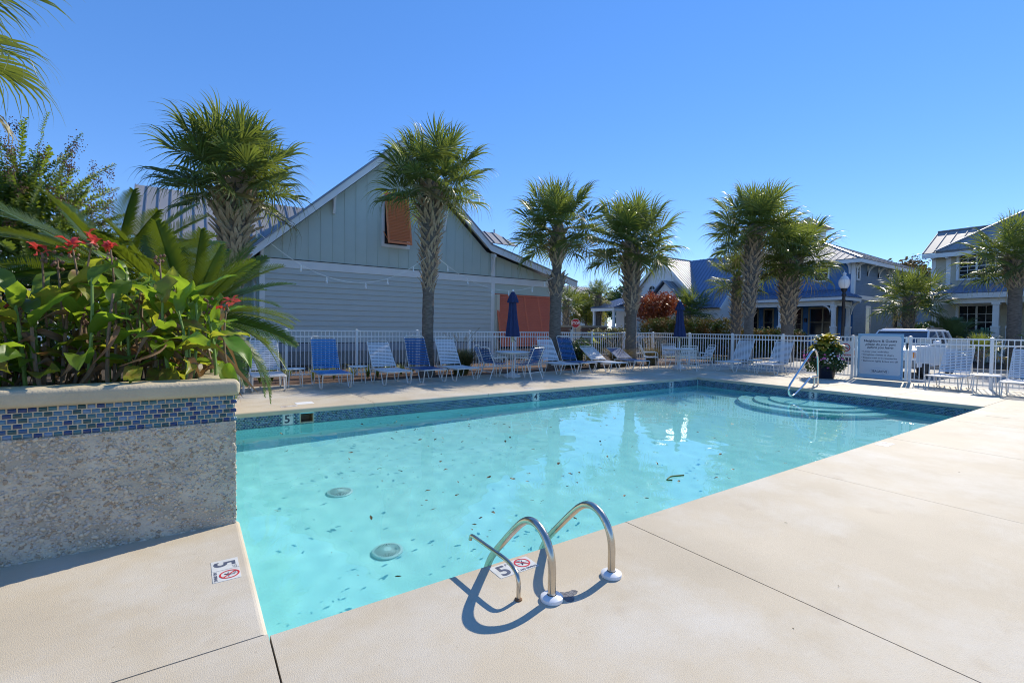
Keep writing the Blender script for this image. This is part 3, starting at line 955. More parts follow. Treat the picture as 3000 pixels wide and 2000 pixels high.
# ------------------------------------------------------------------ dining sets
def make_chair(label, m):
    r = thing('dining_chair', label, 'chair', (0, 0, 0), group='strap chairs at the umbrella tables')
    a = .265
    for s in (-1, 1):
        x = s * a
        MB().tube(arc_path([(x, .02, 0), (x, .05, .60), (x, .50, .585)], .07, 5), .0125, 8).build('arm', M_TUBE, r, smooth=True)
        MB().tube(arc_path([(x, .62, 0), (x, .46, .40), (x * .96, .66, .86)], .06, 5), .0125, 8).build('back_leg', M_TUBE, r, smooth=True)
    MB().tube(arc_path([(a - .012, .48, .40), (a - .012, .05, .415), (-a + .012, .05, .415), (-a + .012, .48, .40)], .07, 4), .0125, 8).build('seat_frame', M_TUBE, r, smooth=True)
    MB().tube(arc_path([(a * .96, .655, .845), (a * .9, .672, .875), (-a * .9, .672, .875), (-a * .96, .655, .845)], .04, 4), .0125, 8).build('top_rail', M_TUBE, r, smooth=True)
    MB().tube([(-a, .53, .20), (a, .53, .20)], .009, 6).build('stretcher', M_TUBE, r, smooth=True)
    me = strap_mesh(2 * a - .02, 'chair', m)
    for i in range(8):
        link('strap', me, r, (0, .09 + i * .052, .428 - .014 * math.sin(math.pi * i / 7)), (0, 0, 0))
    for i in range(8):
        t = .07 + i * .052
        link('strap', me, r, (0, .46 + t * .40 - .012, .40 + t * .917), (rad(66), 0, 0))
    return r


def umbrella_set(x, y, tname, uname, tr):
    t = thing('dining_table', tname, 'table', (x, y, 0), group='round umbrella tables')
    MB().lathe([(.02, .705), (tr - .01, .705), (tr, .712), (tr, .728), (tr - .012, .735), (.02, .735)], 40, (x, y, 0), cap=False).build('table_top', M_WHITE, t, smooth=True)
    MB().tube([(x + tr * .9 * math.cos(a * math.pi / 12), y + tr * .9 * math.sin(a * math.pi / 12), .692) for a in range(24)], .012, 6, closed=True).build('rim_hoop', M_TUBE, t, smooth=True)
    for k in range(4):
        a = math.pi / 4 + k * math.pi / 2 + .2
        ca, sa = math.cos(a), math.sin(a)
        MB().tube(arc_path([(x + ca * tr * .85, y + sa * tr * .85, .69), (x + ca * tr * .5, y + sa * tr * .5, .42), (x + ca * tr * .72, y + sa * tr * .72, 0)], .12, 5), .014, 8).build('leg', M_TUBE, t, smooth=True)
    u = thing('closed_umbrella', uname, 'umbrella', (x, y, 0), group='closed navy pool umbrellas')
    MB().lathe([(0, 0), (.25, 0), (.255, .03), (.22, .07), (.10, .11), (.035, .16), (.035, .26), (.0, .26)], 28, (x, y, 0.001), cap=False).build('base', mat('base_white', (.66, .66, .64), .7, c2=(.55, .55, .52), nscale=6), u, smooth=True)
    MB().lathe([(.019, .2), (.019, 2.46)], 12, (x, y, 0)).build('pole', M_WHITE, u, smooth=True)
    MB().lathe([(.03, 1.0), (.042, 1.01), (.042, 1.14), (.03, 1.16)], 14, (x, y, 0)).build('runner', mat('runner', (.60, .55, .36), .5), u, smooth=True)
    MB().tube([(x - .02, y - .04, 1.10), (x + .05, y - .06, 1.05), (x + .09, y - .06, 1.01)], .008, 6).build('crank', M_BLACK_P, u, smooth=True)
    fold = lambda a, z: 1 + .16 * math.cos(8 * a + z * 1.3) + .05 * math.cos(3 * a + 2 * z)
    MB().lathe([(.165, 1.17), (.185, 1.16), (.19, 1.2), (.165, 1.4), (.125, 1.7), (.105, 1.95), (.095, 2.15), (.12, 2.2)], 64, (x, y, 0), mod=fold, cap=False).build('canopy', M_NAVY, u, smooth=True)
    MB().lathe([(.155, 2.13), (.15, 2.19), (.10, 2.32), (.045, 2.43), (.02, 2.45)], 48, (x, y, 0), mod=lambda a, z: 1 + .10 * math.cos(8 * a), cap=False).build('vent', M_NAVY, u, smooth=True)
    MB().lathe([(.03, 2.44), (.03, 2.49), (.018, 2.51)], 14, (x, y, 0)).build('finial', M_WHITE, u, smooth=True)


umbrella_set(7.66, 11.2, 'round white umbrella table set among blue chairs', 'closed navy umbrella over the table with blue chairs', .50)
umbrella_set(14.74, 10.78, 'round white umbrella table set among white chairs', 'closed navy umbrella over the table with white chairs', .52)
cb = make_chair('blue strap chair at the front left of its table, back to the grass clump', M_VINYL_B)
cw = make_chair('white strap armchair at the left of its table, seen from the side', M_VINYL_W)
# local -Y is the way the chair faces
place(cb, 7.30, 11.15, 93)
c = copy_tree(cb); place(c, 7.50, 11.72, 40, 'blue strap chair behind the other left chair, close to the fence')
c = copy_tree(cb); place(c, 7.62, 10.80, 200, 'blue strap chair at the front right of its table, back turned to the pool')
c = copy_tree(cb); place(c, 8.05, 11.2, 280, 'blue strap chair at the back right of its table, before a white lounger')
place(cw, 14.12, 11.22, 47)
c = copy_tree(cw); place(c, 14.44, 10.30, 137, 'white strap chair with its back to the pool, in front of the table')
c = copy_tree(cw); place(c, 15.15, 10.42, 240, 'white strap chair at the right of its table, nearest the street fence')
c = copy_tree(cw); place(c, 14.98, 11.22, 322, 'white strap chair behind the table, half covered by the front chair')
# ------------------------------------------------------------------ fences and gate
FH = 1.26


def fence(label, p, q, posts, group='white aluminium pool fences', h=FH, skip=None, z0=0.0):
    """posts: distances of the posts along p->q."""
    P, Q = Vector((*p, 0)), Vector((*q, 0))
    d = (Q - P); L = d.length; d.normalize()
    n = Vector((-d.y, d.x, 0))
    f = thing('picket_fence', label, 'fence', (p[0], p[1], z0), group=group)
    pm = MB().box(-.031, -.031, 0, .031, .031, h + .03).box(-.036, -.036, h + .03, .036, .036, h + .045).add([(-.036, -.036, h + .045), (.036, -.036, h + .045), (.036, .036, h + .045), (-.036, .036, h + .045), (0, 0, h + .06)], [(0, 1, 4), (1, 2, 4), (2, 3, 4), (3, 0, 4)]).mesh('post', M_FENCE)
    ang = math.atan2(d.y, d.x)
    for t in posts:
        link('post', pm, f, d * t, (0, 0, ang))
    for z in (h, h - .155, .09):
        MB().beam((*(P + Vector((0, 0, z + z0))),), (*(Q + Vector((0, 0, z + z0))),), .026, .036).build('rail', M_FENCE, f)
    km = MB().box(-.0085, -.0085, .06, .0085, .0085, h - .005).mesh('picket', M_FENCE)
    k = int(L / .106)
    for i in range(1, k):
        t = i * L / k
        if any(abs(t - a) < .045 for a in posts): continue
        link('picket', km, f, d * t, (0, 0, ang))
    return f


FX, FY = 16.78, 13.62
fence('long white picket fence behind the loungers, in front of the grey building', (-5.2, FY), (FX, FY), [21.98 - 1.835 * i for i in range(12)])
fence('white picket fence on the street side, from the corner to the gate', (FX, FY), (FX, 6.06), [1.83 * i for i in range(1, 4)] + [7.56])
fence('white picket fence on the street side, right of the gate', (FX, 4.66), (FX, -4), [0, 1.64, 3.3, 4.95, 6.6])
GT = thing('pool_gate', 'white picket gate that carries the large blue notice', 'gate', (FX, 5.35, 0))
for y in (4.74, 5.97):
    MB().box(FX - .028, y - .028, .05, FX + .028, y + .028, FH + .03).build('stile', M_FENCE, GT)
for z in (FH, FH - .155, .09):
    MB().box(FX - .016, 4.77, z - .02, FX + .016, 5.94, z + .02).build('rail', M_FENCE, GT)
for i in range(1, 11):
    y = 4.77 + i * .1065
    MB().box(FX - .008, y - .008, .11, FX + .008, y + .008, FH - .02).build('picket', M_FENCE, GT)
MB().box(FX - .05, 4.70, .95, FX - .02, 4.74, 1.12).build('latch', M_BLACK_P, GT)

# notice board on the gate
SB = thing('notice_board', 'large pale blue notice board of pool rules hung on the gate', 'notice board', (FX - .06, 5.35, 0))
sx = FX - .075
bevel_box('board', sx, 4.795, .06, sx + .02, 5.90, 1.37, .004, 1, M_SIGN_B, SB)
mb = MB()
w_, h_ = .50, .565
cyy, czz = 5.347, .735
pts = []
for cx_, cz_, a0 in ((w_ - .07, h_ - .07, 0), (-w_ + .07, h_ - .07, 90), (-w_ + .07, -h_ + .07, 180), (w_ - .07, -h_ + .07, 270)):
    for k in range(7):
        a = rad(a0 + k * 15)
        pts.append((sx - .0015, cyy + cx_ + .07 * math.cos(a), czz + cz_ + .07 * math.sin(a)))
mb.prism(pts, (.0018, 0, 0))
panel = mb.build('panel', M_SIGN_W, SB)
tx = sx - .002
def st(s, size, z, y=5.347, **k): return text(s, size, M_INK, panel, (tx, y, z), ROT_W, .0006, **k)
st('Neighbors & Guests', .098, 1.155, offset=.0022)
st('please do your part', .092, 1.055, shear=.28, offset=.0018)
st('before you leave:', .092, .965, shear=.28, offset=.0018)
for k, s_ in enumerate(('Lower your umbrellas', 'Straighten chaises & chairs', 'Ensure trash is in receptacles', 'Bathroom lights & fans are off')):
    st('• ' + s_, .068, .84 - k * .092, y=5.80, align='LEFT', offset=.0008, scale=(1.02, 1, 1))
st('SEAGROVE', .082, .265, offset=.0015, scale=(.95, 1.1, 1))
mb = MB()
for r0, z0 in (((.235, .10), .265),):
    n = 40
    v = []
    for k in range(n):
        a = 2 * math.pi * k / n
        for f_ in (1, .972):
            v.append((tx, 5.347 + r0[0] * f_ * math.cos(a), z0 + r0[1] * f_ * math.sin(a)))
    mb.add(v, [(2 * k, 2 * k + 1, (2 * k + 3) % (2 * n), (2 * k + 2) % (2 * n)) for k in range(n)])
mb.build('emblem_ring', mat('ring_blue', (.20, .40, .58), .5), panel, fix=False)
sc_ = MB()
for y in (4.84, 5.855):
    for z in (.12, 1.31):
        sc_.tube([(sx, y, z), (sx - .004, y, z)], .011, 8)
sc_.build('screw', mat('screw_blue', (.12, .24, .36), .3), SB)

NS = thing('no_smoking_sign', 'white no smoking sign on the fence behind the potted flowers', 'sign', (FX - .03, 6.24, 0))
bd = MB().box(FX - .024, 6.05, .62, FX - .018, 6.43, 1.13).build('board', mat('nosmoke_white', (.76, .76, .75), .4), NS)
mb = MB()
v = []; n = 36
for k in range(n):
    a = 2 * math.pi * k / n
    for f_ in (.125, .10):
        v.append((FX - .0255, 6.24 + f_ * math.cos(a), .93 + f_ * math.sin(a)))
mb.add(v, [(2 * k, 2 * k + 1, (2 * k + 3) % (2 * n), (2 * k + 2) % (2 * n)) for k in range(n)])
mb.beam((FX - .026, 6.24 + .08, 1.01), (FX - .026, 6.24 - .08, .85), .001, .022, up=(0, 1, 0))
mb.build('prohibition_ring', M_SIGNRED, bd, fix=False)
MB().box(FX - .0258, 6.17, .915, FX - .0248, 6.31, .935).box(FX - .0258, 6.155, .915, FX - .0248, 6.166, .935).tube([(FX - .0253, 6.16, .945), (FX - .0253, 6.17, .97), (FX - .0253, 6.155, .99)], .003, 5).build('cigarette', M_INK, bd)
text('NO SMOKING', .062, M_SIGNRED, bd, (FX - .0255, 6.24, .70), ROT_W, .0006, offset=.002, scale=(.88, 1, 1))
sg = bevel_box('blank_panel', FX + .016, 3.90, .56, FX + .026, 4.54, 1.03, .004, 1, mat('panel_white', (.70, .72, .74), .5))
tag(sg, 'blank white panel fixed to the fence right of the gate', 'panel')
sg = bevel_box('wall_plate', FX + .016, 3.44, .98, FX + .024, 3.88, 1.235, .003, 1, mat('plate_pale', (.62, .61, .58), .6))
tag(sg, 'small pale plate on the fence behind a white lounger back', 'panel')
sg = bevel_box('name_plate', FX + .016, 4.20, 1.12, FX + .024, 4.52, 1.235, .003, 1, MATS['plate_pale'])
tag(sg, 'narrow pale plate under the fence rail above the blank panel', 'panel')

# ------------------------------------------------------------------ the grey pool building
BY = 18.0
B = thing('pool_house', 'grey-green gabled pool house with coral shutters behind the fence', 'building', (7, BY, 0))
XL, XC, XR = 2.05, 11.27, 14.46
EZ = 3.68                                         # top of the band


def rake_z(x):
    """Underside of the roof over the front wall."""
    if x < 6.84: return 3.63 + .912 * (x - 1.41) - .28
    if x < 10.88: return 8.58 - .883 * (x - 6.84) - .28
    return 5.01 - .258 * (x - 10.88) - .26


poly = [(XL, BY, .0), (XR, BY, .0), (XR, BY, rake_z(XR)), (10.88, BY, rake_z(10.88)), (6.84, BY, rake_z(6.84)), (XL, BY, rake_z(XL))]
MB().prism(poly, (0, 12, 0)).build('wall', M_SIDE, B)
MB().box(XL - .006, BY - .03, 0, XC, BY - .001, .48).build('foundation', M_PEBBLE_W, B)
MB().box(XL - .02, BY - .045, .48, XC - .17, BY - .001, .78).build('base_board', M_PLINTH, B)
MB().box(XL - .02, BY - .05, .775, XC - .17, BY - .001, .80).build('drip_ledge', M_DARK, B)
n = 13
ex = (3.385 - .80) / n
for i in range(n):
    z = .80 + i * ex
    MB().add([(XL, BY - .036, z), (XC - .16, BY - .036, z), (XC - .16, BY - .010, z + ex - .002), (XL, BY - .010, z + ex - .002),
              (XL, BY - .001, z), (XC - .16, BY - .001, z), (XC - .16, BY - .001, z + ex - .002), (XL, BY - .001, z + ex - .002)],
             [(0, 1, 2, 3), (0, 4, 5, 1), (1, 5, 6, 2), (2, 6, 7, 3), (3, 7, 4, 0)]).build('siding_board', M_SIDE_B, B)
MB().box(XL - .09, BY - .035, 3.39, XR, BY - .001, EZ).build('band_board', M_TRIM, B)
MB().box(XL - .09, BY - .05, EZ, XR, BY - .001, EZ + .022).build('drip_cap', M_DARK, B)
MB().box(XL - .10, BY - .04, .0, XL + .06, BY - .0005, 3.388).build('corner_board', M_TRIM, B)
MB().box(XC - .165, BY - .045, .0, XC + .02, BY - .0005, 4.72).build('corner_board', M_TRIM, B)
x = XL + .22
while x < XR - .1:
    zt = rake_z(x) - .02
    if not (6.1 < x < 7.3) and zt > EZ + .1:
        MB().box(x - .02, BY - .02, EZ + .024, x + .02, BY - .001, zt).build('batten', M_SIDE, B)
    elif 6.1 < x < 7.3:
        MB().box(x - .02, BY - .02, EZ + .024, x + .02, BY - .001, 4.42).build('batten', M_SIDE, B)
    x += .415
# frieze under the rake
for a, b_ in (((1.41, 0), (6.84, 0)), ((6.84, 0), (10.88, 0)), ((10.88, 0), (15.84, 0))):
    pass
# roof: slabs with a fascia, standing seams
RY0, RY1 = 17.6, 31
rp = [(1.30, 3.63 - .1), (6.84, 8.58), (10.88, 5.01), (15.9, 3.72)]
mbT = MB(); mbF = MB()
for (xa, za), (xb, zb) in zip(rp, rp[1:]):
    nrm = Vector((-(zb - za), 0, xb - xa)).normalized()
    t = nrm * .05
    mbT.add([(xa, RY0 - .03, za), (xb, RY0 - .03, zb), (xb, RY1, zb), (xa, RY1, za), (xa + t.x, RY0 - .03, za + t.z), (xb + t.x, RY0 - .03, zb + t.z), (xb + t.x, RY1, zb + t.z), (xa + t.x, RY1, za + t.z)],
            [(0, 1, 2, 3), (4, 7, 6, 5), (0, 4, 5, 1), (2, 6, 7, 3), (3, 7, 4, 0), (1, 5, 6, 2)])
    mbF.add([(xa, RY0, za - .27), (xb, RY0, zb - .27), (xb, RY0, zb), (xa, RY0, za), (xa, RY0 + .05, za - .27), (xb, RY0 + .05, zb - .27), (xb, RY0 + .05, zb), (xa, RY0 + .05, za)],
            [(0, 1, 2, 3), (7, 6, 5, 4), (0, 4, 5, 1), (3, 2, 6, 7), (0, 3, 7, 4), (1, 5, 6, 2)])
    MB().add([(xa, RY0 + .05, za - .06), (xb, RY0 + .05, zb - .06), (xb, BY + .02, zb - .06), (xa, BY + .02, za - .06)], [(0, 1, 2, 3)]).build('soffit', M_TRIM, B, fix=False)
roof = mbT.build('roof', M_METAL_ROOF, B, fix=True)
mbF.build('fascia', M_TRIM, B)
for (xa, za), (xb, zb) in zip(rp, rp[1:]):
    nrm = Vector((-(zb - za), 0, xb - xa)).normalized()
    for k in range(22):
        y = RY0 + .3 + k * .45
        MB().beam((xa + nrm.x * .06, y, za + nrm.z * .06), (xb + nrm.x * .06, y, zb + nrm.z * .06), .03, .04, up=nrm).build('seam', M_METAL_ROOF, roof)
# left side eave wall returns and bracket struts
for bx, bz, s in ((4.35, 6.18, 1), (8.77, 6.12, -1), (11.12, 4.60, -1), (XL - .04, 4.0, 1)):
    br = MB().box(bx - .05, RY0 + .05, bz - .09, bx + .05, BY - .04, bz + .03)
    br.box(bx - .045, BY - .1, bz - .72, bx + .045, BY - .03, bz - .08)
    br.beam((bx, RY0 + .12, bz - .06), (bx, BY - .08, bz - .66), .075, .075)
    br.build('bracket', M_TRIM, B)
# gable window with a propped louvred shutter
wx, wz0, wz1 = 6.70, 4.48, 6.60
MB().box(wx - .57, BY - .035, wz0, wx - .46, BY - .001, wz1).box(wx + .46, BY - .035, wz0, wx + .57, BY - .001, wz1).box(wx - .458, BY - .036, wz0, wx + .458, BY - .001, wz0 + .12).box(wx - .458, BY - .036, wz1 - .1, wx + .458, BY - .001, wz1).build('window', M_TRIM, B)
MB().box(wx - .455, BY - .012, wz0 + .12, wx + .455, BY - .002, wz1 - .1).build('window_opening', M_DARK, B)


def bahama(parent, x0, x1, ztop, length, tilt, m, rails, nl, ybase):
    """Top-hung louvred shutter propped away from the wall."""
    c, s_ = math.cos(rad(tilt)), math.sin(rad(tilt))
    def P(x, d, o=0.): return (x, ybase - .02 - d * s_ - o * c, ztop - d * c + o * s_)
    up = (0, -c, s_)
    fr = MB()
    for x in rails:
        fr.beam(P(x, 0), P(x, length), .07, .035, up=up)
    edges = [(a + .036, b_ - .036) for a, b_ in zip(rails, rails[1:])]
    for a, b_ in edges:
        for d in (.04, length - .05):
            fr.beam(P(a, d), P(b_, d), .033, .09 if d > .1 else .08, up=(0, -s_, -c))
    sh_ = fr.build('shutter', m, parent)
    for a, b_ in edges:
        for i in range(nl):
            d = .10 + (length - .22) * (i + .5) / nl
            p0 = Vector(P(a, d)); p1 = Vector(P(b_, d))
            hh = (length - .22) / nl * .62
            o0 = Vector((0, -c, s_)) * .016; o1 = Vector((0, -s_, -c)) * hh
            v = [p0 - o0 - o1, p1 - o0 - o1, p1 + o0 + o1, p0 + o0 + o1]
            th = Vector((0, -c, s_)) * .006
            MB().prism(v, th).build('louver', m, sh_)
    MB().tube([(x0 - .04, ybase - .02, ztop - length * .74), P(x0 + .02, length * .97)], .014, 6).build('prop', m, sh_)
    return sh_


bahama(B, wx - .46, wx + .52, wz1 - .02, 2.05, 12, M_RUST, [wx - .44, wx + .46], 30, BY - .036)
# service bay with the large coral shutters
MB().box(XC + .022, BY - .006, .45, XR - .02, BY - .001, 2.95).build('bay_opening', M_DARK, B)
MB().box(XC + .02, BY - .30, .38, XR, BY - .002, .46).build('counter', mat('counter', (.42, .33, .22), .7), B)
MB().box(XC + .02, BY - .05, 0, XR, BY - .002, .379).build('bay_wall', M_SIDE, B)
MB().box(XC + .022, BY - .25, .47, XC + .16, BY - .007, 2.9).build('return_wall', mat('cream_wall', (.62, .58, .46), .7), B)
bahama(B, XC + .05, XR + .02, 2.93, 2.42, 14, M_CORAL, [XC + .06, XC + .83, XC + 1.62, XC + 2.42, XR + .02], 27, BY - .03)
# left eave side wall and gutter pipe
MB().box(XL - .60, BY + .3, 3.30, XL, 30, 3.42).build('side_soffit', M_TRIM, B)
MB().tube([(XL - .35, BY + .4, 3.3), (XL - .1, BY + 1.2, 2.9), (XL - .1, BY + 1.2, .1)], .05, 8).build('downpipe', M_TRIM, B, smooth=True)


def roof_plane(parent, poly, m, spacing=.42, eave=(0, 1), th=.05, seams=True, sm=None, name='roof', wseam=.035):
    """Convex planar roof face as a slab; standing seams run up from the eave edge."""
    P = [Vector(p) for p in poly]
    n = (P[1] - P[0]).cross(P[2] - P[0]).normalized()
    if n.z < 0: n = -n
    o = MB().prism(P, n * th).build(name, m, parent)
    u = (P[eave[1]] - P[eave[0]]); Lu = u.length; u.normalize()
    v = n.cross(u).normalized()
    if (sum((p for p in P), Vector()) / len(P) - P[eave[0]]).dot(v) < 0: v = -v
    if seams:
        pts = [((p - P[eave[0]]).dot(u), (p - P[eave[0]]).dot(v)) for p in P]
        umin, umax = min(p[0] for p in pts), max(p[0] for p in pts)
        k = max(1, int((umax - umin) / spacing))
        for i in range(k + 1):
            uu = umin + .02 + (umax - umin - .04) * i / k
            xs_ = []
            for a, b_ in zip(pts, pts[1:] + pts[:1]):
                if (a[0] - uu) * (b_[0] - uu) < 0:
                    t = (uu - a[0]) / (b_[0] - a[0]); xs_.append(a[1] + t * (b_[1] - a[1]))
            if len(xs_) >= 2 and max(xs_) - min(xs_) > .15:
                base = P[eave[0]] + n * (th + .015)
                MB().beam(base + u * uu + v * min(xs_), base + u * uu + v * max(xs_), wseam, .035, up=n).build('seam', sm or m, o)
    return o


# rear wings that show beside the gable
roof_plane(B, [(-1.75, 21.3, 4.5), (6.0, 21.3, 4.5), (6.0, 24.0, 6.85), (-1.75, 24.0, 6.85)], M_ROOF_L, .385, sm=M_METAL_ROOF)
MB().prism([(-1.6, 21.5, 0), (-1.6, 26.5, 0), (-1.6, 26.5, 4.5), (-1.6, 24.0, 6.7), (-1.6, 21.5, 4.6)], (7, 0, 0)).build('wing_wall', M_SIDE, B)
roof_plane(B, [(10.5, 22.8, 6.2), (15.9, 22.8, 6.15), (15.1, 24.0, 7.0), (10.5, 24.0, 7.0)], M_ROOF_L, .5, sm=M_BLACK)
MB().tube([(15.0, 24.0, 6.9), (15.0, 24.0, 7.25)], .04, 8).build('roof_vent', M_METAL_ROOF, B)
MB().box(10.6, 24.1, 3.0, 15.0, 28, 6.9).build('wing_wall', M_SIDE, B)
# ------------------------------------------------------------------ palms
def ribbon(V, F, C, W, side):
    """Adds a flat ribbon along centre points C (k,3) with half widths W and side vectors (k,3)."""
    k = len(C); b = sum(len(v) for v in V)
    P = np.empty((2 * k, 3)); P[0::2] = C - side * W[:, None]; P[1::2] = C + side * W[:, None]
    V.append(P)
    i = np.arange(k - 1) * 2 + b
    F.append(np.stack([i, i + 1, i + 3, i + 2], -1))


def fan_frond(seed, nseg=36, blade=.88, petiole=.78, droop=1.0, m=None, mats=None):
    """Costapalmate palmetto leaf along +X, split into drooping tapering segments."""
    g = np.random.default_rng(seed)
    V = []; F = []
    t = np.linspace(0, 1, 6)
    C = np.stack([t * petiole, 0 * t, -.10 * droop * t ** 2], -1)
    ribbon(V, F, C, np.linspace(.018, .012, 6), np.tile([0, 1., 0], (6, 1)))
    ribbon(V, F, C + [0, 0, .004], np.linspace(.014, .010, 6), np.tile([0, .6, .8], (6, 1)))
    end = C[-1]
    costa = .42 * blade
    for i in range(nseg):
        f = (i + .5) / nseg * 2 - 1
        th = f * rad(164) + g.normal(0, .03)
        side = 1 if th > 0 else -1
        cs = costa * (1 - abs(f)) ** 1.2
        o = end + np.array([cs, 0, -.28 * droop * cs ** 2 / costa])
        dirx = np.array([math.cos(th * .92), math.sin(th * .92), .16 - .1 * abs(f)])
        L = blade * (.95 - .22 * abs(f) ** 1.5) * g.uniform(.9, 1.08)
        s = np.array([0, .2, .42, .62, .8, .93, 1.0])
        Cc = o + np.outer(s * L, dirx)
        dr = droop * g.uniform(.75, 1.3)
        Cc[:, 2] -= dr * (.07 * s ** 2 + .30 * s ** 6) * L
        Cc[:, 0] -= .06 * s ** 4 * L * np.sign(dirx[0])
        Cc += np.outer(s ** 3, g.normal(0, .028, 3))
        w = blade * np.array([.007, .020, .027, .019, .010, .005, .0015])
        sd = np.cross(dirx, [0, 0, 1.0]); sd /= np.linalg.norm(sd)
        sd = sd + np.array([0, 0, g.choice([-1, 1]) * g.uniform(.25, .8)]); sd /= np.linalg.norm(sd)
        ribbon(V, F, Cc, w, np.tile(sd, (7, 1)))
    return np_mesh('frond', np.concatenate(V), np.concatenate(F), m)


FANS = [fan_frond(i, droop=d, m=M_PALM) for i, d in enumerate((.6, .8, 1.0, 1.2, 1.4, 1.5))]
FANS_LO = [fan_frond(20 + i, nseg=26, droop=d, m=M_PALM) for i, d in enumerate((.6, .9, 1.2, 1.6))]
FANS_DRY = [fan_frond(40 + i, nseg=26, droop=d, m=M_PALM_D) for i, d in enumerate((1.6, 2.2))]


def boot_mesh(seed):
    g = random.Random(seed)
    mb = MB()
    w = g.uniform(.8, 1.2)
    for s in (-1, 1):
        mb.beam((.0, s * .085 * w, -.13), (.035, s * .035, .03), .028, .016, up=(1, 0, 0), w2=.045, h2=.022)
        mb.beam((.035, s * .035, .03), (.085, s * .016, .15), .045, .022, up=(1, 0, 0), w2=.040, h2=.02)
    mb.beam((.082, 0, .145), (.16, g.uniform(-.03, .03), .27), .07, .022, up=(1, 0, 0), w2=.035, h2=.012)
    return mb.mesh('boot', M_BOOT)


BOOTS = [boot_mesh(i) for i in range(5)]


def palm(name, label, x, y, prof, zc, rc, nf=40, boots=(2.5, 4.3), nb=80, fans=FANS, seed=0, lean=(0, 0), group='cabbage palms', cat='palm tree', bsize=1., z0=0., tilt_lo=-30, dry=.06, gap=None):
    """prof: trunk radius by height; zc: height the fronds leave from; rc: crown radius."""
    g = random.Random(seed)
    r = thing(name, label, cat, (x, y, z0), group=group)
    n = len(prof)
    def axis(z): t = z / zc; return Vector((lean[0] * t * t, lean[1] * t * t, z))
    zz = []
    for (ra, za), (rb, zb) in zip(prof, prof[1:]):
        k = max(2, int((zb - za) / .12))
        zz += [(ra + (rb - ra) * i / k, za + (zb - za) * i / k) for i in range(k)]
    zz.append(prof[-1])
    mb = MB()
    pts = [axis(z) for _, z in zz]
    rr = [q * (1 + .035 * math.sin(z * 21) + g.uniform(-.02, .02)) for q, z in zz]
    mb.tube(pts, rr, 14)
    tr = link('trunk', mb.mesh('trunk', M_TRUNK, smooth=True), r)
    def rad_at(z):
        for (ra, za), (rb, zb) in zip(prof, prof[1:]):
            if za <= z <= zb: return ra + (rb - ra) * (z - za) / (zb - za)
        return prof[-1][0]
    for i in range(nb):
        z = boots[0] + (boots[1] - boots[0]) * (i + .5) / nb
        if gap and gap[0] < z < gap[1]: continue
        a = i * 2.39996 + g.uniform(-.15, .15)
        q = rad_at(z)
        tt = (z - boots[0]) / (boots[1] - boots[0])
        s = (.75 + .45 * tt) * bsize * g.uniform(.85, 1.15)
        c = axis(z)
        M = Matrix.Translation(c + Vector((math.cos(a), math.sin(a), 0)) * q * .82) @ Matrix.Rotation(a, 4, 'Z') @ Matrix.Rotation(rad(4 + 24 * tt ** 1.5 + g.gauss(0, 6)), 4, 'Y') @ Matrix.Rotation(g.gauss(0, .22), 4, 'X') @ Matrix.Diagonal((s, s * 1.1, s, 1))
        o = link('boot', BOOTS[g.randrange(5)], tr)
        o.matrix_local = M
    top = axis(zc)
    for i in range(nf):
        t = (i + .5) / nf
        el = 84 + (tilt_lo - 84) * t ** .92 + g.gauss(0, 5)
        a = i * 2.39996 + g.uniform(-.25, .25)
        s = rc / 1.62 * g.uniform(.9, 1.1) * (.86 + .14 * min(1, 3 * t))
        isdry = t > .86 and g.random() < dry * 5
        fi = min(len(fans) - 1, int(max(0, t * 1.05) * len(fans)))
        me = FANS_DRY[g.randrange(2)] if isdry else fans[fi]
        c = top - Vector((0, 0, .28 * t)) + Vector((math.cos(a), math.sin(a), 0)) * .06
        M = Matrix.Translation(c) @ Matrix.Rotation(a, 4, 'Z') @ Matrix.Rotation(-rad(el), 4, 'Y') @ Matrix.Rotation(g.gauss(0, .35), 4, 'X') @ Matrix.Diagonal((s, s, s, 1))
        o = link('frond', me, r)
        o.matrix_local = M
    return r


palm('cabbage_palm', 'big bushy cabbage palm nearest the planter, left of the gable', .85, 12.35,
     [(.22, -.1), (.165, .5), (.155, 2.4), (.2, 3.0), (.33, 3.9), (.33, 4.35), (.16, 4.9)], 4.80, 1.46, 58, (2.3, 4.6), 135, FANS, 1, bsize=1.3, tilt_lo=-14)
palm('cabbage_palm', 'tall cabbage palm in front of the gable shutter', 5.72, 12.75,
     [(.26, -.1), (.19, .4), (.165, 1.2), (.165, 2.6), (.23, 3.4), (.27, 4.3), (.30, 5.2), (.15, 5.8)], 5.76, 1.52, 48, (2.45, 5.55), 165, FANS, 2, tilt_lo=-24, lean=(.12, 0), bsize=1.05)
palm('cabbage_palm', 'palm with a pinched red-brown neck by the right end of the grey building', 10.50, 12.75,
     [(.26, -.1), (.21, .5), (.19, 2.3), (.21, 2.6), (.29, 3.05), (.29, 3.2), (.16, 3.32), (.15, 3.62), (.22, 3.8), (.27, 4.5), (.14, 5.1)], 5.05, 1.62, 44, (2.5, 4.75), 115, FANS, 3, lean=(.10, 0), gap=(3.22, 3.62))
palm('cabbage_palm', 'broad-crowned palm at the fence corner left of the red maple', 14.62, 12.95,
     [(.28, -.1), (.22, .4), (.20, 1.9), (.27, 2.3), (.30, 3.3), (.34, 4.3), (.30, 4.6), (.16, 5.1)], 5.0, 1.85, 46, (2.05, 4.85), 150, FANS, 4, lean=(-.05, 0), bsize=1.2)
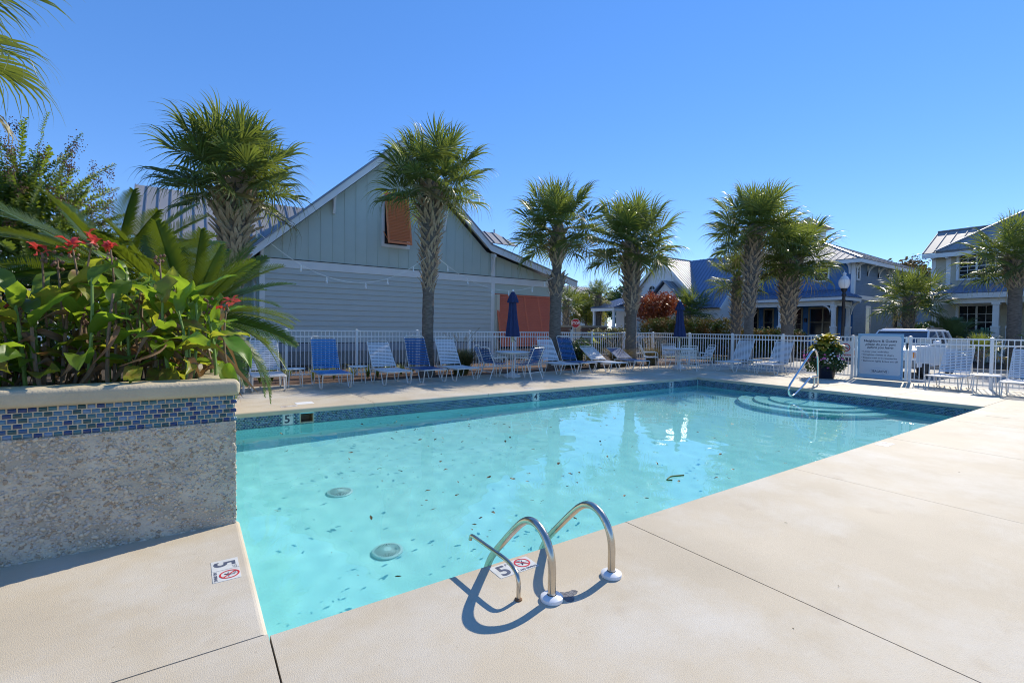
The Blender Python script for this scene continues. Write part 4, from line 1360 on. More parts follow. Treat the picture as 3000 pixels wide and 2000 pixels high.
palm('cabbage_palm', 'tall slim palm beyond the street fence, its trunk criss-crossed with boots', 20.5, 11.42,
     [(.24, -.1), (.2, .5), (.19, 1.9), (.22, 2.4), (.25, 3.6), (.31, 4.9), (.35, 5.7), (.2, 6.2)], 6.15, 1.95, 46, (2.0, 5.95), 165, FANS, 5, lean=(.3, 0), bsize=1.15)
palm('cabbage_palm', 'low small-headed palm tucked behind the tall slim one', 22.9, 13.42,
     [(.3, -.1), (.24, 1.0), (.22, 3.6), (.14, 4.3)], 4.25, 1.45, 34, (1.2, 4.0), 90, FANS_LO, 6, bsize=1.0)
palm('cabbage_palm', 'stout palm with a fat woven trunk before the blue house', 23.5, 11.2,
     [(.34, -.1), (.27, .6), (.27, 1.9), (.30, 2.3), (.41, 3.4), (.45, 4.3), (.40, 4.7), (.2, 5.2)], 5.05, 1.95, 48, (1.6, 4.95), 160, FANS, 7, bsize=1.3, lean=(.15, 0))
palm('cabbage_palm', 'short palm in front of the narrow windows of the blue house', 30.1, 8.48,
     [(.32, -.1), (.27, .6), (.25, 2.6), (.2, 3.3)], 3.3, 1.6, 40, (.9, 3.2), 80, FANS_LO, 8, bsize=1.0)
palm('cabbage_palm', 'palm with a smooth straight trunk before the tan house porch', 27.5, 4.35,
     [(.25, -.1), (.215, .5), (.21, 3.3), (.3, 3.6), (.34, 4.2), (.16, 4.7)], 4.65, 1.72, 44, (3.2, 4.55), 75, FANS_LO, 9, bsize=1.2)
palm('cabbage_palm', 'small far palm rising behind the stop sign', 27.2, 27.6,
     [(.33, -.1), (.28, 3.9), (.2, 4.2)], 4.25, 1.3, 34, (2, 4.3), 60, FANS_LO, 10)
palm('cabbage_palm', 'far palm peeping out right behind the bare-trunked palm', 22.4, 25.95,
     [(.28, -.1), (.24, 3.0), (.18, 3.5)], 3.5, 1.25, 32, (1.5, 3.3), 50, FANS_LO, 11)
palm('cabbage_palm', 'low shaggy palm behind the red maple by the white house', 29.4, 20.8,
     [(.25, -.1), (.22, 2.2), (.18, 2.8)], 2.8, 1.9, 36, (1.0, 2.6), 40, FANS_LO, 12, tilt_lo=-30)
palm('cabbage_palm', 'palm whose drooping fronds enter the top left corner of the view', -3.45, 9.5,
     [(.2, .9), (.17, 2), (.2, 4.0), (.3, 5), (.15, 5.7)], 5.8, 1.78, 46, (3.2, 5.3), 60, FANS, 13, tilt_lo=-55)
palm('windmill_palm', 'small bright young fan palm just outside the street fence, right of the gate', 26.6, 5.1,
     [(.11, -.1), (.09, .6), (.08, .75)], .8, .75, 16, (.3, .7), 10, FANS_LO, 14, group='low fan palms', tilt_lo=5)
palm('windmill_palm', 'bright green fan palm cut off by the right edge of the view', 24.6, 2.5,
     [(.14, -.1), (.1, .7), (.08, .9)], .95, 1.35, 22, (.3, .8), 10, FANS_LO, 15, group='low fan palms', tilt_lo=0)


# ------------------------------------------------------------------ pinnate fronds: sago palms and a pindo palm
def pinnate(seed, L=1.2, nl=66, lw=.0072, ll=.178, arch=.35, vee=.38, m=None, name='frond', limp=.15):
    g = np.random.default_rng(seed)
    V = []; F = []
    t = np.linspace(0, 1, 12)
    ax = np.stack([L * (t - .12 * t ** 3), 0 * t, L * (.10 * t - arch * t ** 2.2)], -1)
    ribbon(V, F, ax, np.linspace(.011, .003, 12), np.tile([0, 1., 0], (12, 1)))
    ribbon(V, F, ax + [0, 0, .003], np.linspace(.009, .002, 12), np.tile([0, .5, .85], (12, 1)))
    for i in range(nl):
        f = .10 + .90 * (i + .5) / nl
        c = np.array([np.interp(f, t, ax[:, k]) for k in range(3)])
        c2 = np.array([np.interp(min(1, f + .02), t, ax[:, k]) for k in range(3)])
        tg = c2 - c; tg /= max(1e-6, np.linalg.norm(tg))
        up = np.array([-tg[2], 0, tg[0]])
        l = ll * math.sin(math.pi * min(.97, (f * .93 + .06))) ** .55 * g.uniform(.92, 1.05)
        for s in (-1, 1):
            d = tg * (.50 + .35 * f) + np.array([0, s, 0]) * .85 + up * vee
            d /= np.linalg.norm(d)
            sp = np.array([0, .35, .7, 1.0])
            C = c + np.outer(sp * l, d); C[:, 2] -= limp * sp ** 2 * l
            C += np.outer(sp ** 2, g.normal(0, .004, 3))
            w = np.array([.8, 1, .75, .12]) * lw
            sd = np.cross(d, up); sd /= np.linalg.norm(sd)
            ribbon(V, F, C, w, np.tile(sd * .8 + tg * .35, (4, 1)))
    return np_mesh(name, np.concatenate(V), np.concatenate(F), m)


SAGO = [pinnate(i, arch=a, m=M_CYCAD) for i, a in enumerate((.10, .20, .30, .42, .55))]


def sago(label, x, y, z, L, n, seed, trunk=.0, lo=-15, hi=78, ex=.7):
    g = random.Random(seed)
    r = thing('sago_palm', label, 'sago palm', (x, y, z), group='sago palms in the planter')
    mb = MB(); mb.lathe([(.12, -trunk - .05), (.15, -trunk * .5), (.13, .02), (.05, .10)], 12, (0, 0, 0))
    tr = link('trunk', mb.mesh('trunk', M_TRUNK), r)
    for i in range(n):
        t = (i + .5) / n
        el = hi + (lo - hi) * t ** ex + g.gauss(0, 5)
        a = i * 2.39996 + g.uniform(-.2, .2)
        s = L / 1.2 * g.uniform(.88, 1.08)
        M = Matrix.Translation((.06 * math.cos(a), .06 * math.sin(a), .03)) @ Matrix.Rotation(a, 4, 'Z') @ Matrix.Rotation(-rad(el), 4, 'Y') @ Matrix.Rotation(g.gauss(0, .3), 4, 'X') @ Matrix.Diagonal((s, s, s, 1))
        o = link('frond', SAGO[min(4, int(t * 5))], r)
        o.matrix_local = M
    return r


sago('tall sago palm with upright fronds in the middle of the planter', -.80, 7.9, 2.08, 1.45, 54, 3, trunk=1.15, lo=-26, hi=50)
sago('low sago palm whose fronds arch out over the right end of the planter', -.02, 6.75, 1.46, 1.34, 66, 5, trunk=.55, lo=-42, hi=62, ex=.9)
sago('large sago palm with long spreading fronds at the left edge', -2.05, 7.0, 1.66, 1.55, 42, 9, trunk=.75, lo=-30, hi=34)
PINDO = [pinnate(30 + i, L=1.3, nl=44, lw=.011, ll=.42, arch=a, vee=.5, m=mat('pindo_leaf', (.09, .14, .05), .5, c2=(.14, .20, .07), nscale=2, rnd_amt=.5, trans=.35), limp=.25) for i, a in enumerate((.35, .6, .9))]
pr_ = thing('pindo_palm', 'feathery grey-green palm with arching fronds before the tan porch', 'palm tree', (31.0, 6.95, 0))
MB().lathe([(.2, 0), (.22, .5), (.15, .9)], 12, (31.0, 6.95, 0)).build('trunk', M_TRUNK, pr_)
g_ = random.Random(3)
for i in range(24):
    t = (i + .5) / 24
    a = i * 2.39996
    M = Matrix.Translation((0, 0, .85)) @ Matrix.Rotation(a, 4, 'Z') @ Matrix.Rotation(-rad(80 - 72 * t), 4, 'Y') @ Matrix.Rotation(g_.gauss(0, .3), 4, 'X') @ Matrix.Scale(1.25, 4)
    link('frond', PINDO[min(2, int(t * 3))], pr_).matrix_local = M


# ------------------------------------------------------------------ cannas in the planter
def canna_leaf(seed, L=.34, w=.085, m=None, fold=.35, curl=.5, wob=.02, name='leaf'):
    g = np.random.default_rng(seed)
    k = 9
    t = np.linspace(0, 1, k)
    ww = w * np.sin(np.pi * np.clip(t * .93 + .05, 0, 1)) ** .75; ww[-1] = .001; ww[0] = w * .12
    cx = L * (t - .10 * curl * t ** 2); cz = L * (-.55 * curl * t ** 2.2) + .05 * L * np.sin(t * 6 + seed)
    V = []
    for i in range(k):
        for f in (-1, -.5, 0, .5, 1):
            V.append((cx[i], f * ww[i], cz[i] + fold * abs(f) * ww[i] + wob * math.sin(9 * t[i] + 3 * f + seed) * abs(f)))
    F = []
    for i in range(k - 1):
        for j2 in range(4):
            F.append((i * 5 + j2, i * 5 + j2 + 1, i * 5 + j2 + 6, i * 5 + j2 + 5))
    me = np_mesh(name, V, F, m, True)
    return me


CL = [canna_leaf(i, .33 + .035 * (i % 3), .062 + .012 * (i % 2), M_CANNA, .3 + .1 * (i % 3), (.25, .6, .9, 1.2)[i % 4]) for i in range(6)]
CLY = [canna_leaf(20 + i, .31, .066, M_CANNA_Y, .3, (.4, .9, 1.3)[i], .03) for i in range(3)]
CLB = [canna_leaf(40 + i, .23, .026, M_CANNA_B, 1.5, (1.8, 2.8, 3.6)[i], .026) for i in range(3)]
PET = canna_leaf(60, .085, .022, M_RED, .4, .9, .006, 'petal')
CN = thing('canna_clump', 'clump of red-flowered cannas with broad green, yellow and withered leaves filling the planter', 'canna plants', (-.5, 4.6, .955))
g_ = random.Random(21)


def at(me, name, p, az, el, s, roll=0., parent=CN, sc=None):
    o = link(name, me, parent)
    o.matrix_local = Matrix.Translation(Vector(p) - Vector((-.5, 4.6, .955))) @ Matrix.Rotation(az, 4, 'Z') @ Matrix.Rotation(-rad(el), 4, 'Y') @ Matrix.Rotation(roll, 4, 'X') @ Matrix.Diagonal((sc or (s, s, s)) + (1,))
    return o


def stem(p, q, r0, m, bend=.05):
    a, b_ = Vector(p), Vector(q)
    mid = (a + b_) / 2 + Vector((g_.uniform(-bend, bend), g_.uniform(-bend, bend), 0))
    pts = [a * (1 - t) ** 2 + mid * 2 * t * (1 - t) + b_ * t * t for t in (0, .25, .5, .75, 1)]
    MB().tube(pts, [r0, r0 * .95, r0 * .85, r0 * .75, r0 * .6], 6).build('stem', m, CN, smooth=True)
    return pts


def hscale(x): return .55 + .45 * math.exp(-((x + .42) / .42) ** 2)


plants = []
for i in range(60):
    x = -1.75 + 1.98 * (i + .5) / 60 + g_.uniform(-.05, .05)
    y = 4.13 + g_.uniform(0, .75)
    plants.append((x, y))
for x, y in plants:
    hh = (.28 + .50 * hscale(x)) * g_.uniform(.75, 1.1)
    top = (x + g_.uniform(-.07, .07), y + g_.uniform(-.08, .04), .955 + hh)
    P = stem((x, y, .95), top, .013, M_STALK_G if g_.random() < .6 else M_STALK)
    nl = g_.randint(4, 7)
    for k in range(nl):
        t = .12 + .88 * (k + .5) / nl
        p = Vector((x, y, .955)).lerp(Vector(top), t)
        az = g_.uniform(0, 6.28)
        el = 12 + 52 * t + g_.gauss(0, 12)
        u = g_.random()
        low = t < .5
        if u < (.34 if low else .12):
            at(CLB[g_.randrange(3)], 'leaf', p, az, el - 30, g_.uniform(.8, 1.2), g_.gauss(0, .5))
        elif u < (.56 if low else .44):
            at(CLY[g_.randrange(3)], 'leaf', p, az, el - 8, g_.uniform(.75, 1.05), g_.gauss(0, .4))
        else:
            at(CL[g_.randrange(6)], 'leaf', p, az, el, g_.uniform(.62, 1.0), g_.gauss(0, .35))
# leaves that spill over the cap towards the pool
for x, z in ((-.02, 1.12), (.20, 1.10), (-.30, 1.10), (-.55, 1.15), (.12, 1.25), (-.85, 1.2), (.22, 1.3), (-1.05, 1.15)):
    at((CL + CLY)[g_.randrange(9)], 'leaf', (x, 4.12, z), rad(-90 + g_.uniform(-40, 40)), g_.uniform(-25, 20), g_.uniform(.7, .95), g_.gauss(0, .4))
for x in (-.95, -.6, -.42, -.15, .05):
    at(CLB[g_.randrange(3)], 'leaf', (x, 4.1, 1.2 + g_.uniform(-.1, .2)), rad(-90 + g_.uniform(-50, 50)), g_.uniform(-60, -10), .75, g_.gauss(0, .6))
# flower stalks, fresh and spent
for x, z, fresh in ((-.82, 1.86, 1), (-.67, 1.90, 1), (-.45, 1.90, 1), (.25, 1.55, 1), (-.90, 1.50, 1), (-1.02, 1.62, 0), (-.56, 1.96, 1), (-.74, 1.83, 0), (-.18, 1.86, 0), (-.30, 1.62, 0), (-.38, 1.45, 0), (.12, 1.55, 0), (-1.0, 1.48, 0), (-.62, 1.42, 0)):
    y = 4.3 + g_.uniform(-.05, .2)
    z += .07
    P = stem((x + g_.uniform(-.06, .08), y + .1, 1.0), (x, y, z - .06), .0095, M_STALK, .10)
    if fresh:
        for k in range(8):
            at(PET, 'petal', (x + g_.uniform(-.03, .03), y + g_.uniform(-.03, .03), z - .06 + g_.uniform(-.03, .05)), g_.uniform(0, 6.28), g_.uniform(-10, 80), g_.uniform(.75, 1.15), g_.gauss(0, .6))
        sd = MB()
        for k in range(5):
            sd.lathe([(0, -.014), (.011, 0), (0, .014)], 6, (x + g_.uniform(-.03, .03), y + g_.uniform(-.03, .03), z - .10 + g_.uniform(-.03, .02)), cap=False)
        sd.build('seed_pod', M_STALK, CN)
    else:
        sd = MB()
        for k in range(10):
            sd.lathe([(0, -.016), (.013, 0), (0, .016)], 6, (x + g_.uniform(-.03, .03), y + g_.uniform(-.03, .03), z - .09 + g_.uniform(-.05, .07)), cap=False)
        sd.build('seed_pod', M_SEED, CN)


# ------------------------------------------------------------------ leaf clouds: myrtle, shrubs, hedges, trees
def leaf_cloud(name, clumps, n, size, m, seed, aspect=.5, parent=None, off=(0, 0, 0), shell=.55, up=.3):
    """Small leaf quads spread through ellipsoid clumps [(centre, radii)]."""
    g = np.random.default_rng(seed)
    vol = np.array([c[1][0] * c[1][1] * c[1][2] for c in clumps]) ** .75
    idx = g.choice(len(clumps), n, p=vol / vol.sum())
    C = np.array([c[0] for c in clumps])[idx]; Rr = np.array([c[1] for c in clumps])[idx]
    d = g.normal(size=(n, 3)); d /= np.linalg.norm(d, axis=1)[:, None]
    r = (shell + (1 - shell) * g.random(n)) * (1 + .12 * g.normal(size=n))
    P = C + d * r[:, None] * Rr
    nrm = d * .5 + g.normal(size=(n, 3)) * .7 + [0, 0, up]; nrm /= np.linalg.norm(nrm, axis=1)[:, None]
    a = np.cross(nrm, g.normal(size=(n, 3))); a /= np.linalg.norm(a, axis=1)[:, None]
    b = np.cross(nrm, a)
    s = size * g.uniform(.6, 1.3, n)[:, None]
    V = np.stack([P - a * s, P + b * s * aspect + nrm * s * .15, P + a * s, P - b * s * aspect + nrm * s * .15], 1).reshape(-1, 3)
    F = np.arange(4 * n).reshape(-1, 4)
    return link(name, np_mesh(name, V - np.array(off), F, m), parent)


def blob(g, c, R, n, k=.42):
    out = []
    for i in range(n):
        d = np.array([g.gauss(0, 1), g.gauss(0, 1), g.gauss(0, 1)]); d /= np.linalg.norm(d)
        q = g.uniform(.3, .85)
        out.append((tuple(c[j] + d[j] * R[j] * q for j in range(3)), tuple(R[j] * k * g.uniform(.7, 1.25) for j in range(3))))
    return out


def limbs(parent, base, tips, r0, m, name='limb'):
    for tp_ in tips:
        a, b_ = Vector(base), Vector(tp_)
        mid = a.lerp(b_, .45) + Vector((0, 0, .12 * (b_ - a).length))
        pts = [a * (1 - t) ** 2 + mid * 2 * t * (1 - t) + b_ * t * t for t in (0, .2, .4, .6, .8, 1)]
        MB().tube(pts, [r0 * (1 - .8 * t) for t in (0, .2, .4, .6, .8, 1)], 7).build(name, m, parent, smooth=True)


def tree(name, label, cat, x, y, zc, R, m, n, size, seed, trunk_r=.12, nb=16, z0=0., group=None):
    g = random.Random(seed)
    t = thing(name, label, cat, (x, y, z0), group=group)
    MB().tube([(x, y, z0 - .1), (x + .03, y, z0 + zc * .35), (x, y, zc - R[2] * .3)], [trunk_r, trunk_r * .8, trunk_r * .5], 9).build('trunk', M_BARK, t, smooth=True)
    cl = blob(g, (x, y, zc), R, nb)
    limbs(t, (x, y, zc - R[2] * .75), [c[0] for c in cl[::2]], trunk_r * .4, M_BARK)
    leaf_cloud('crown', cl, n, size, m, seed, parent=t, off=(x, y, z0))
    return t


# crape myrtle: long leafy sprays, with brown seed heads
MY = thing('crape_myrtle', 'crape myrtle with leafy sprays and brown seed heads behind the planter', 'tree', (-3.0, 15.0, 0))
def spray(seed):
    g = np.random.default_rng(seed)
    V = []; F = []
    L = .9
    t = np.linspace(0, 1, 8)
    C = np.stack([L * t, .05 * np.sin(3 * t + seed), .10 * t ** 2], -1)
    ribbon(V, F, C, np.full(8, .006), np.tile([0, 0, 1.], (8, 1)))
    ribbon(V, F, C, np.full(8, .006), np.tile([0, 1., 0], (8, 1)))
    for i in range(46):
        f = .08 + .92 * i / 46
        c = np.array([np.interp(f, t, C[:, k]) for k in range(3)])
        a = i * 2.4
        d = np.array([.45, math.cos(a), math.sin(a)]); d /= np.linalg.norm(d)
        l = .10 * g.uniform(.7, 1.2) * (1.1 - .4 * f)
        sd = np.cross(d, [1, 0, .3]); sd /= np.linalg.norm(sd)
        ribbon(V, F, c + np.outer([0, .5 * l, l], d) + np.array([[0, 0, 0], [0, 0, .004], [0, 0, -.012]]), np.array([.006, .031, .003]), np.tile(sd, (3, 1)))
    return np_mesh('spray', np.concatenate(V), np.concatenate(F), M_MYRTLE)
SPR = [spray(i) for i in range(4)]
g_ = random.Random(5)
trunk_pts = []
for k in range(4):
    a = k * 1.6
    MB().tube([(-3.0 + .12 * math.cos(a), 15 + .12 * math.sin(a), -.1), (-3.0 + .4 * math.cos(a), 15 + .4 * math.sin(a), 1.7), (-3.0 + .75 * math.cos(a), 15 + .75 * math.sin(a), 3.3)], [.06, .045, .03], 7).build('trunk', M_BARK, MY, smooth=True)
sp_n = 0
tipz = []
for i in range(210):
    a = g_.uniform(0, 6.28); rr = g_.uniform(.15, 1.0)
    hgt = g_.uniform(.0, 1)
    bx = -3.0 + 1.15 * rr * math.cos(a); by = 15 + 1.05 * rr * math.sin(a)
    bz = 2.6 + 2.3 * hgt * (1.1 - .45 * rr)
    el = 25 + 50 * (1 - rr) + g_.gauss(0, 14)
    s = g_.uniform(.7, 1.15)
    o = link('branch', SPR[i % 4], MY)
    o.matrix_local = Matrix.Translation((bx + 3.0, by - 15, bz)) @ Matrix.Rotation(a, 4, 'Z') @ Matrix.Rotation(-rad(el), 4, 'Y') @ Matrix.Rotation(g_.uniform(0, 6), 4, 'X') @ Matrix.Scale(s, 4)
    if g_.random() < .3:
        tipz.append((bx + s * .92 * math.cos(a) * math.cos(rad(el)), by + s * .92 * math.sin(a) * math.cos(rad(el)), bz + s * .95 * math.sin(rad(el))))
# three long shoots that stand out against the sky
for (p, q) in (((-2.9, 15.2, 4.6), (-2.75, 15.3, 6.25)), ((-2.4, 14.8, 4.3), (-1.42, 14.4, 5.05)), ((-2.7, 15, 4.6), (-2.05, 14.9, 5.75)), ((-2.3, 14.6, 3.9), (-1.35, 14.3, 4.5)), ((-3.1, 15.2, 4.4), (-3.15, 15.3, 6.0))):
    p, q = Vector(p), Vector(q)
    d = q - p
    nseg = max(2, int(d.length / .55))
    for k in range(nseg):
        o = link('branch', SPR[k % 4], MY)
        b0 = p + d * (k / nseg)
        M = d.to_track_quat('X', 'Z').to_matrix().to_4x4()
        o.matrix_local = Matrix.Translation(b0 - Vector((-3, 15, 0))) @ M @ Matrix.Rotation(k * 1.3, 4, 'X') @ Matrix.Scale(d.length / nseg / .9 * 1.1, 4)
    if g_.random() < .8: tipz.append(tuple(q - Vector((.1, 0, .2))))
gg = np.random.default_rng(3)
bm = bmesh.new(); bmesh.ops.create_icosphere(bm, subdivisions=1, radius=.014)
sv = np.array([v.co[:] for v in bm.verts]); bm.verts.ensure_lookup_table(); sf = np.array([[v.index for v in f.verts] for f in bm.faces]); bm.free()
for tpx in tipz:
    VV = []; FF = []
    for k in range(70):
        VV.append(sv * gg.uniform(.6, 1.1) + np.array(tpx) + gg.normal(0, 1, 3) * [.06, .06, .10] - np.array([-3, 15, 0])); FF.append(sf + k * len(sv))
    link('seed_head', np_mesh('seed_head', np.concatenate(VV), np.concatenate(FF), M_SEED), MY)['kind'] = 'stuff'
leaf_cloud('foliage', [((-3.0, 15, 3.2), (1.3, 1.2, 1.0)), ((-3.2, 15.2, 4.2), (1.0, .9, .8)), ((-2.3, 14.6, 2.4), (.9, .9, .8))], 9000, .06, M_MYRTLE, 4, parent=MY, off=(-3, 15, 0), shell=.2)

# clipped hedge and shrubs beyond the street fence
def hedge(name, label, pts, w, h, m, seed, n, size, z0=0., cat='hedge', group=None):
    cl = []
    g = random.Random(seed)
    for (xa, ya), (xb, yb) in zip(pts, pts[1:]):
        L = math.hypot(xb - xa, yb - ya)
        k = max(2, int(L / (w * .55)))
        for i in range(k + 1):
            t = i / k
            for zz in (.3, .75):
                cl.append(((xa + (xb - xa) * t + g.uniform(-.1, .1), ya + (yb - ya) * t + g.uniform(-.1, .1), z0 + h * zz + g.uniform(-.05, .05)), (w * .55, w * .55, h * .30)))
    r = thing(name, label, cat, (pts[0][0], pts[0][1], z0), group=group)
    leaf_cloud('foliage', cl, n, size, m, seed, parent=r, off=(pts[0][0], pts[0][1], z0), shell=.6)
    mb = MB()
    for (xa, ya), (xb, yb) in zip(pts, pts[1:]):
        mb.beam((xa, ya, z0 + h * .34), (xb, yb, z0 + h * .34), w * .5, h * .6)
    mb.build('twig_core', mat('hedge_core', (.018, .018, .010), .95), r)
    return r


hedge('clipped_hedge', 'long clipped hedge with reddish tips before the white house', [(21.0, 17.1), (24.3, 14.9)], 1.3, 2.0, M_HEDGE, 3, 24000, .055)
hedge('clipped_hedge', 'dark clipped hedge before the blue porch, right of the tall slim palm', [(24.9, 14.2), (27.2, 12.6)], 1.2, 1.5, M_HEDGE, 4, 14000, .055)
hedge('low_shrub', 'dark low shrub row at the foot of the blue side wall', [(31.5, 10.9), (37.5, 9.9)], 1.1, 1.25, M_SHRUB, 5, 6000, .06, cat='shrub')
hedge('low_shrub', 'white-flowered glossy shrub beside the short palm', [(31.8, 9.0), (33.2, 8.5)], 1.1, 1.9, M_SHRUB, 6, 5000, .06, cat='shrub')
tree('red_maple', 'small red-leaved maple beside the white house', 'tree', 23.8, 19.0, 2.85, (1.5, 1.5, 1.7), M_MAPLE, 9000, .075, 7, .07, 20)
tree('yellowing_tree', 'yellowing bushy tree behind the stop sign', 'tree', 29.9, 31.9, 3.3, (2.2, 2.2, 1.9), M_TREE_Y, 9000, .09, 8, .1, 18)
tree('dark_evergreen', 'dark rounded tree between the far white house and the porch', 'tree', 40.0, 37.0, 4.2, (2.2, 2.2, 2.6), M_SHRUB, 5000, .16, 9, .15)
tree('autumn_tree', 'tall brownish tree top showing over the blue house roof', 'tree', 56.0, 16.4, 5.9, (3.0, 3.0, 2.6), mat('brown_leaf', (.07, .07, .02), .6, c2=(.20, .12, .04), nscale=.8, coords='World', trans=.3), 6000, .2, 10, .25, 18)
tree('autumn_tree', 'lower tree behind the gap between the blue and tan houses', 'tree', 52.0, 13.4, 5.2, (2.6, 2.6, 2.6), MATS['brown_leaf'], 4500, .18, 13, .2, 14)
hedge('red_shrub', 'low red-leaved shrub under the maple', [(23.2, 18.9), (24.4, 18.2)], .8, .95, M_MAPLE, 14, 2600, .05, cat='shrub')
hedge('brown_shrub', 'low brown grassy shrub in front of the brick pillars', [(20.6, 20.8), (22.0, 20.4)], 1.0, 1.45, M_GRASS_G, 15, 3500, .07, cat='shrub')


# ornamental grasses
def grass_clump(label, x, y, h, r_, n, plumes, seed, green=True, name='ornamental_grass'):
    g = np.random.default_rng(seed)
    V = []; F = []
    for i in range(n):
        a = g.uniform(0, 6.28); q = r_ * .35 * math.sqrt(g.random())
        hh = h * g.uniform(.55, 1.0); sp = r_ * g.uniform(.25, 1.15)
        b = np.array([q * math.cos(a), q * math.sin(a), 0])
        d = np.array([math.cos(a + g.normal(0, .4)), math.sin(a + g.normal(0, .4)), 0])
        t = np.array([0, .3, .6, .85, 1.0])
        C = b + np.outer(sp * t ** 2, d); C[:, 2] = hh * (1.25 * t - .42 * t ** 2.6)
        sd = np.array([-d[1], d[0], 0])
        ribbon(V, F, C, np.array([.005, .006, .005, .003, .0008]), np.tile(sd, (5, 1)))
    root = thing(name, label, 'ornamental grass', (x, y, 0), group='ornamental grass clumps')
    link('blade', np_mesh('blade', np.concatenate(V), np.concatenate(F), M_GRASS_G if green else mat('dry_grass', (.28, .22, .11), .7, c2=(.16, .15, .06), nscale=4, trans=.3)), root)['kind'] = 'stuff'
    for i in range(plumes):
        V = []; F = []
        a = g.uniform(0, 6.28)
        d = np.array([math.cos(a), math.sin(a), 0]); hh = h * g.uniform(1.05, 1.5); sp = r_ * g.uniform(.2, 1.1)
        t = np.linspace(0, 1, 7)
        C = np.outer(sp * t ** 2, d); C[:, 2] = hh * (1.15 * t - .18 * t ** 3)
        for s_ in ([1, 0, 0], [0, 1, 0]): ribbon(V, F, C, np.full(7, .003), np.tile(np.array(s_, float), (7, 1)))
        tip = C[-1]; dr = (C[-1] - C[-2]); dr /= np.linalg.norm(dr)
        for k in range(46):
            f = g.random(); c = tip + dr * (-.24 * f + .05)
            o = g.normal(size=3); o /= np.linalg.norm(o)
            ribbon(V, F, c + np.outer([0, .5, 1], o * .035 * math.sin(math.pi * (.1 + .85 * f)) + dr * .02), np.array([.003, .004, .001]), np.tile(np.cross(o, dr), (3, 1)))
        link('plume', np_mesh('plume', np.concatenate(V), np.concatenate(F), M_PLUME), root)
    return root


grass_clump('dense green grass clump with a few plumes between loungers and blue dining set', 6.72, 12.55, .95, .62, 1500, 14, 1)
grass_clump('dry plumed grass clump at the foot of the fence corner palm', 13.7, 12.75, .85, .75, 900, 30, 2, False)
grass_clump('dry plumed grass clump right of the corner palm, behind the left white chair', 15.6, 12.7, .85, .6, 800, 26, 3, False)
grass_clump('small dry grass clump behind the two flat-backed loungers', 12.3, 12.6, .55, .55, 600, 10, 4, False)
# strappy lilies along the bed
gl_ = random.Random(9)
for i in range(15):
    x = 1.4 + i * .36 + gl_.uniform(-.1, .1)
    if abs(x - 5.75) < .35: continue
    g = np.random.default_rng(100 + i)
    V = []; F = []
    for k in range(34):
        a = g.uniform(0, 6.28); d = np.array([math.cos(a), math.sin(a), 0]); hh = g.uniform(.22, .46); sp = g.uniform(.05, .3)
        t = np.array([0, .4, .75, 1.0])
        C = np.outer(sp * t ** 2 + .03 * t, d); C[:, 2] = hh * (1.3 * t - .45 * t ** 2.5)
        ribbon(V, F, C, np.array([.010, .013, .010, .002]), np.tile([-d[1], d[0], 0], (4, 1)))
    o = link('lily_tuft', np_mesh('lily_tuft', np.concatenate(V), np.concatenate(F), mat('lily_leaf', (.10, .19, .03), .45, c2=(.30, .27, .06), nscale=3, rnd_amt=.5, trans=.35)), None, (x, 12.75 + gl_.uniform(-.15, .35), 0))
    tag(o, 'low tuft of strappy green lily leaves in the mulch behind the loungers', 'lily tuft', 'lily tufts along the mulch bed')
# climbing flowers by the fence right of the bare-trunked palm, and the yellow ginger leaves
hedge('flowering_shrub', 'green shrub with small red flowers leaning on the fence behind the blue lounger', [(11.3, 13.1), (12.0, 13.1)], .7, 1.0, M_SHRUB, 16, 2600, .04, cat='shrub')
YG = thing('yellow_ginger', 'yellow variegated leaves rising above the fence left of the corner palm', 'plant', (14.9, 14.9, 0))
for i in range(12):
    me = CLY[i % 3]
    o = link('leaf', me, YG)
    o.matrix_local = Matrix.Translation((gl_.uniform(-.5, .4), gl_.uniform(-.2, .2), .75 + gl_.uniform(0, .45))) @ Matrix.Rotation(gl_.uniform(0, 6.28), 4, 'Z') @ Matrix.Rotation(-rad(gl_.uniform(30, 75)), 4, 'Y') @ Matrix.Scale(1.1, 4)
MB().tube([(14.9, 14.9, 0), (14.9, 14.9, .9)], .02, 6).build('stem', M_STALK_G, YG)
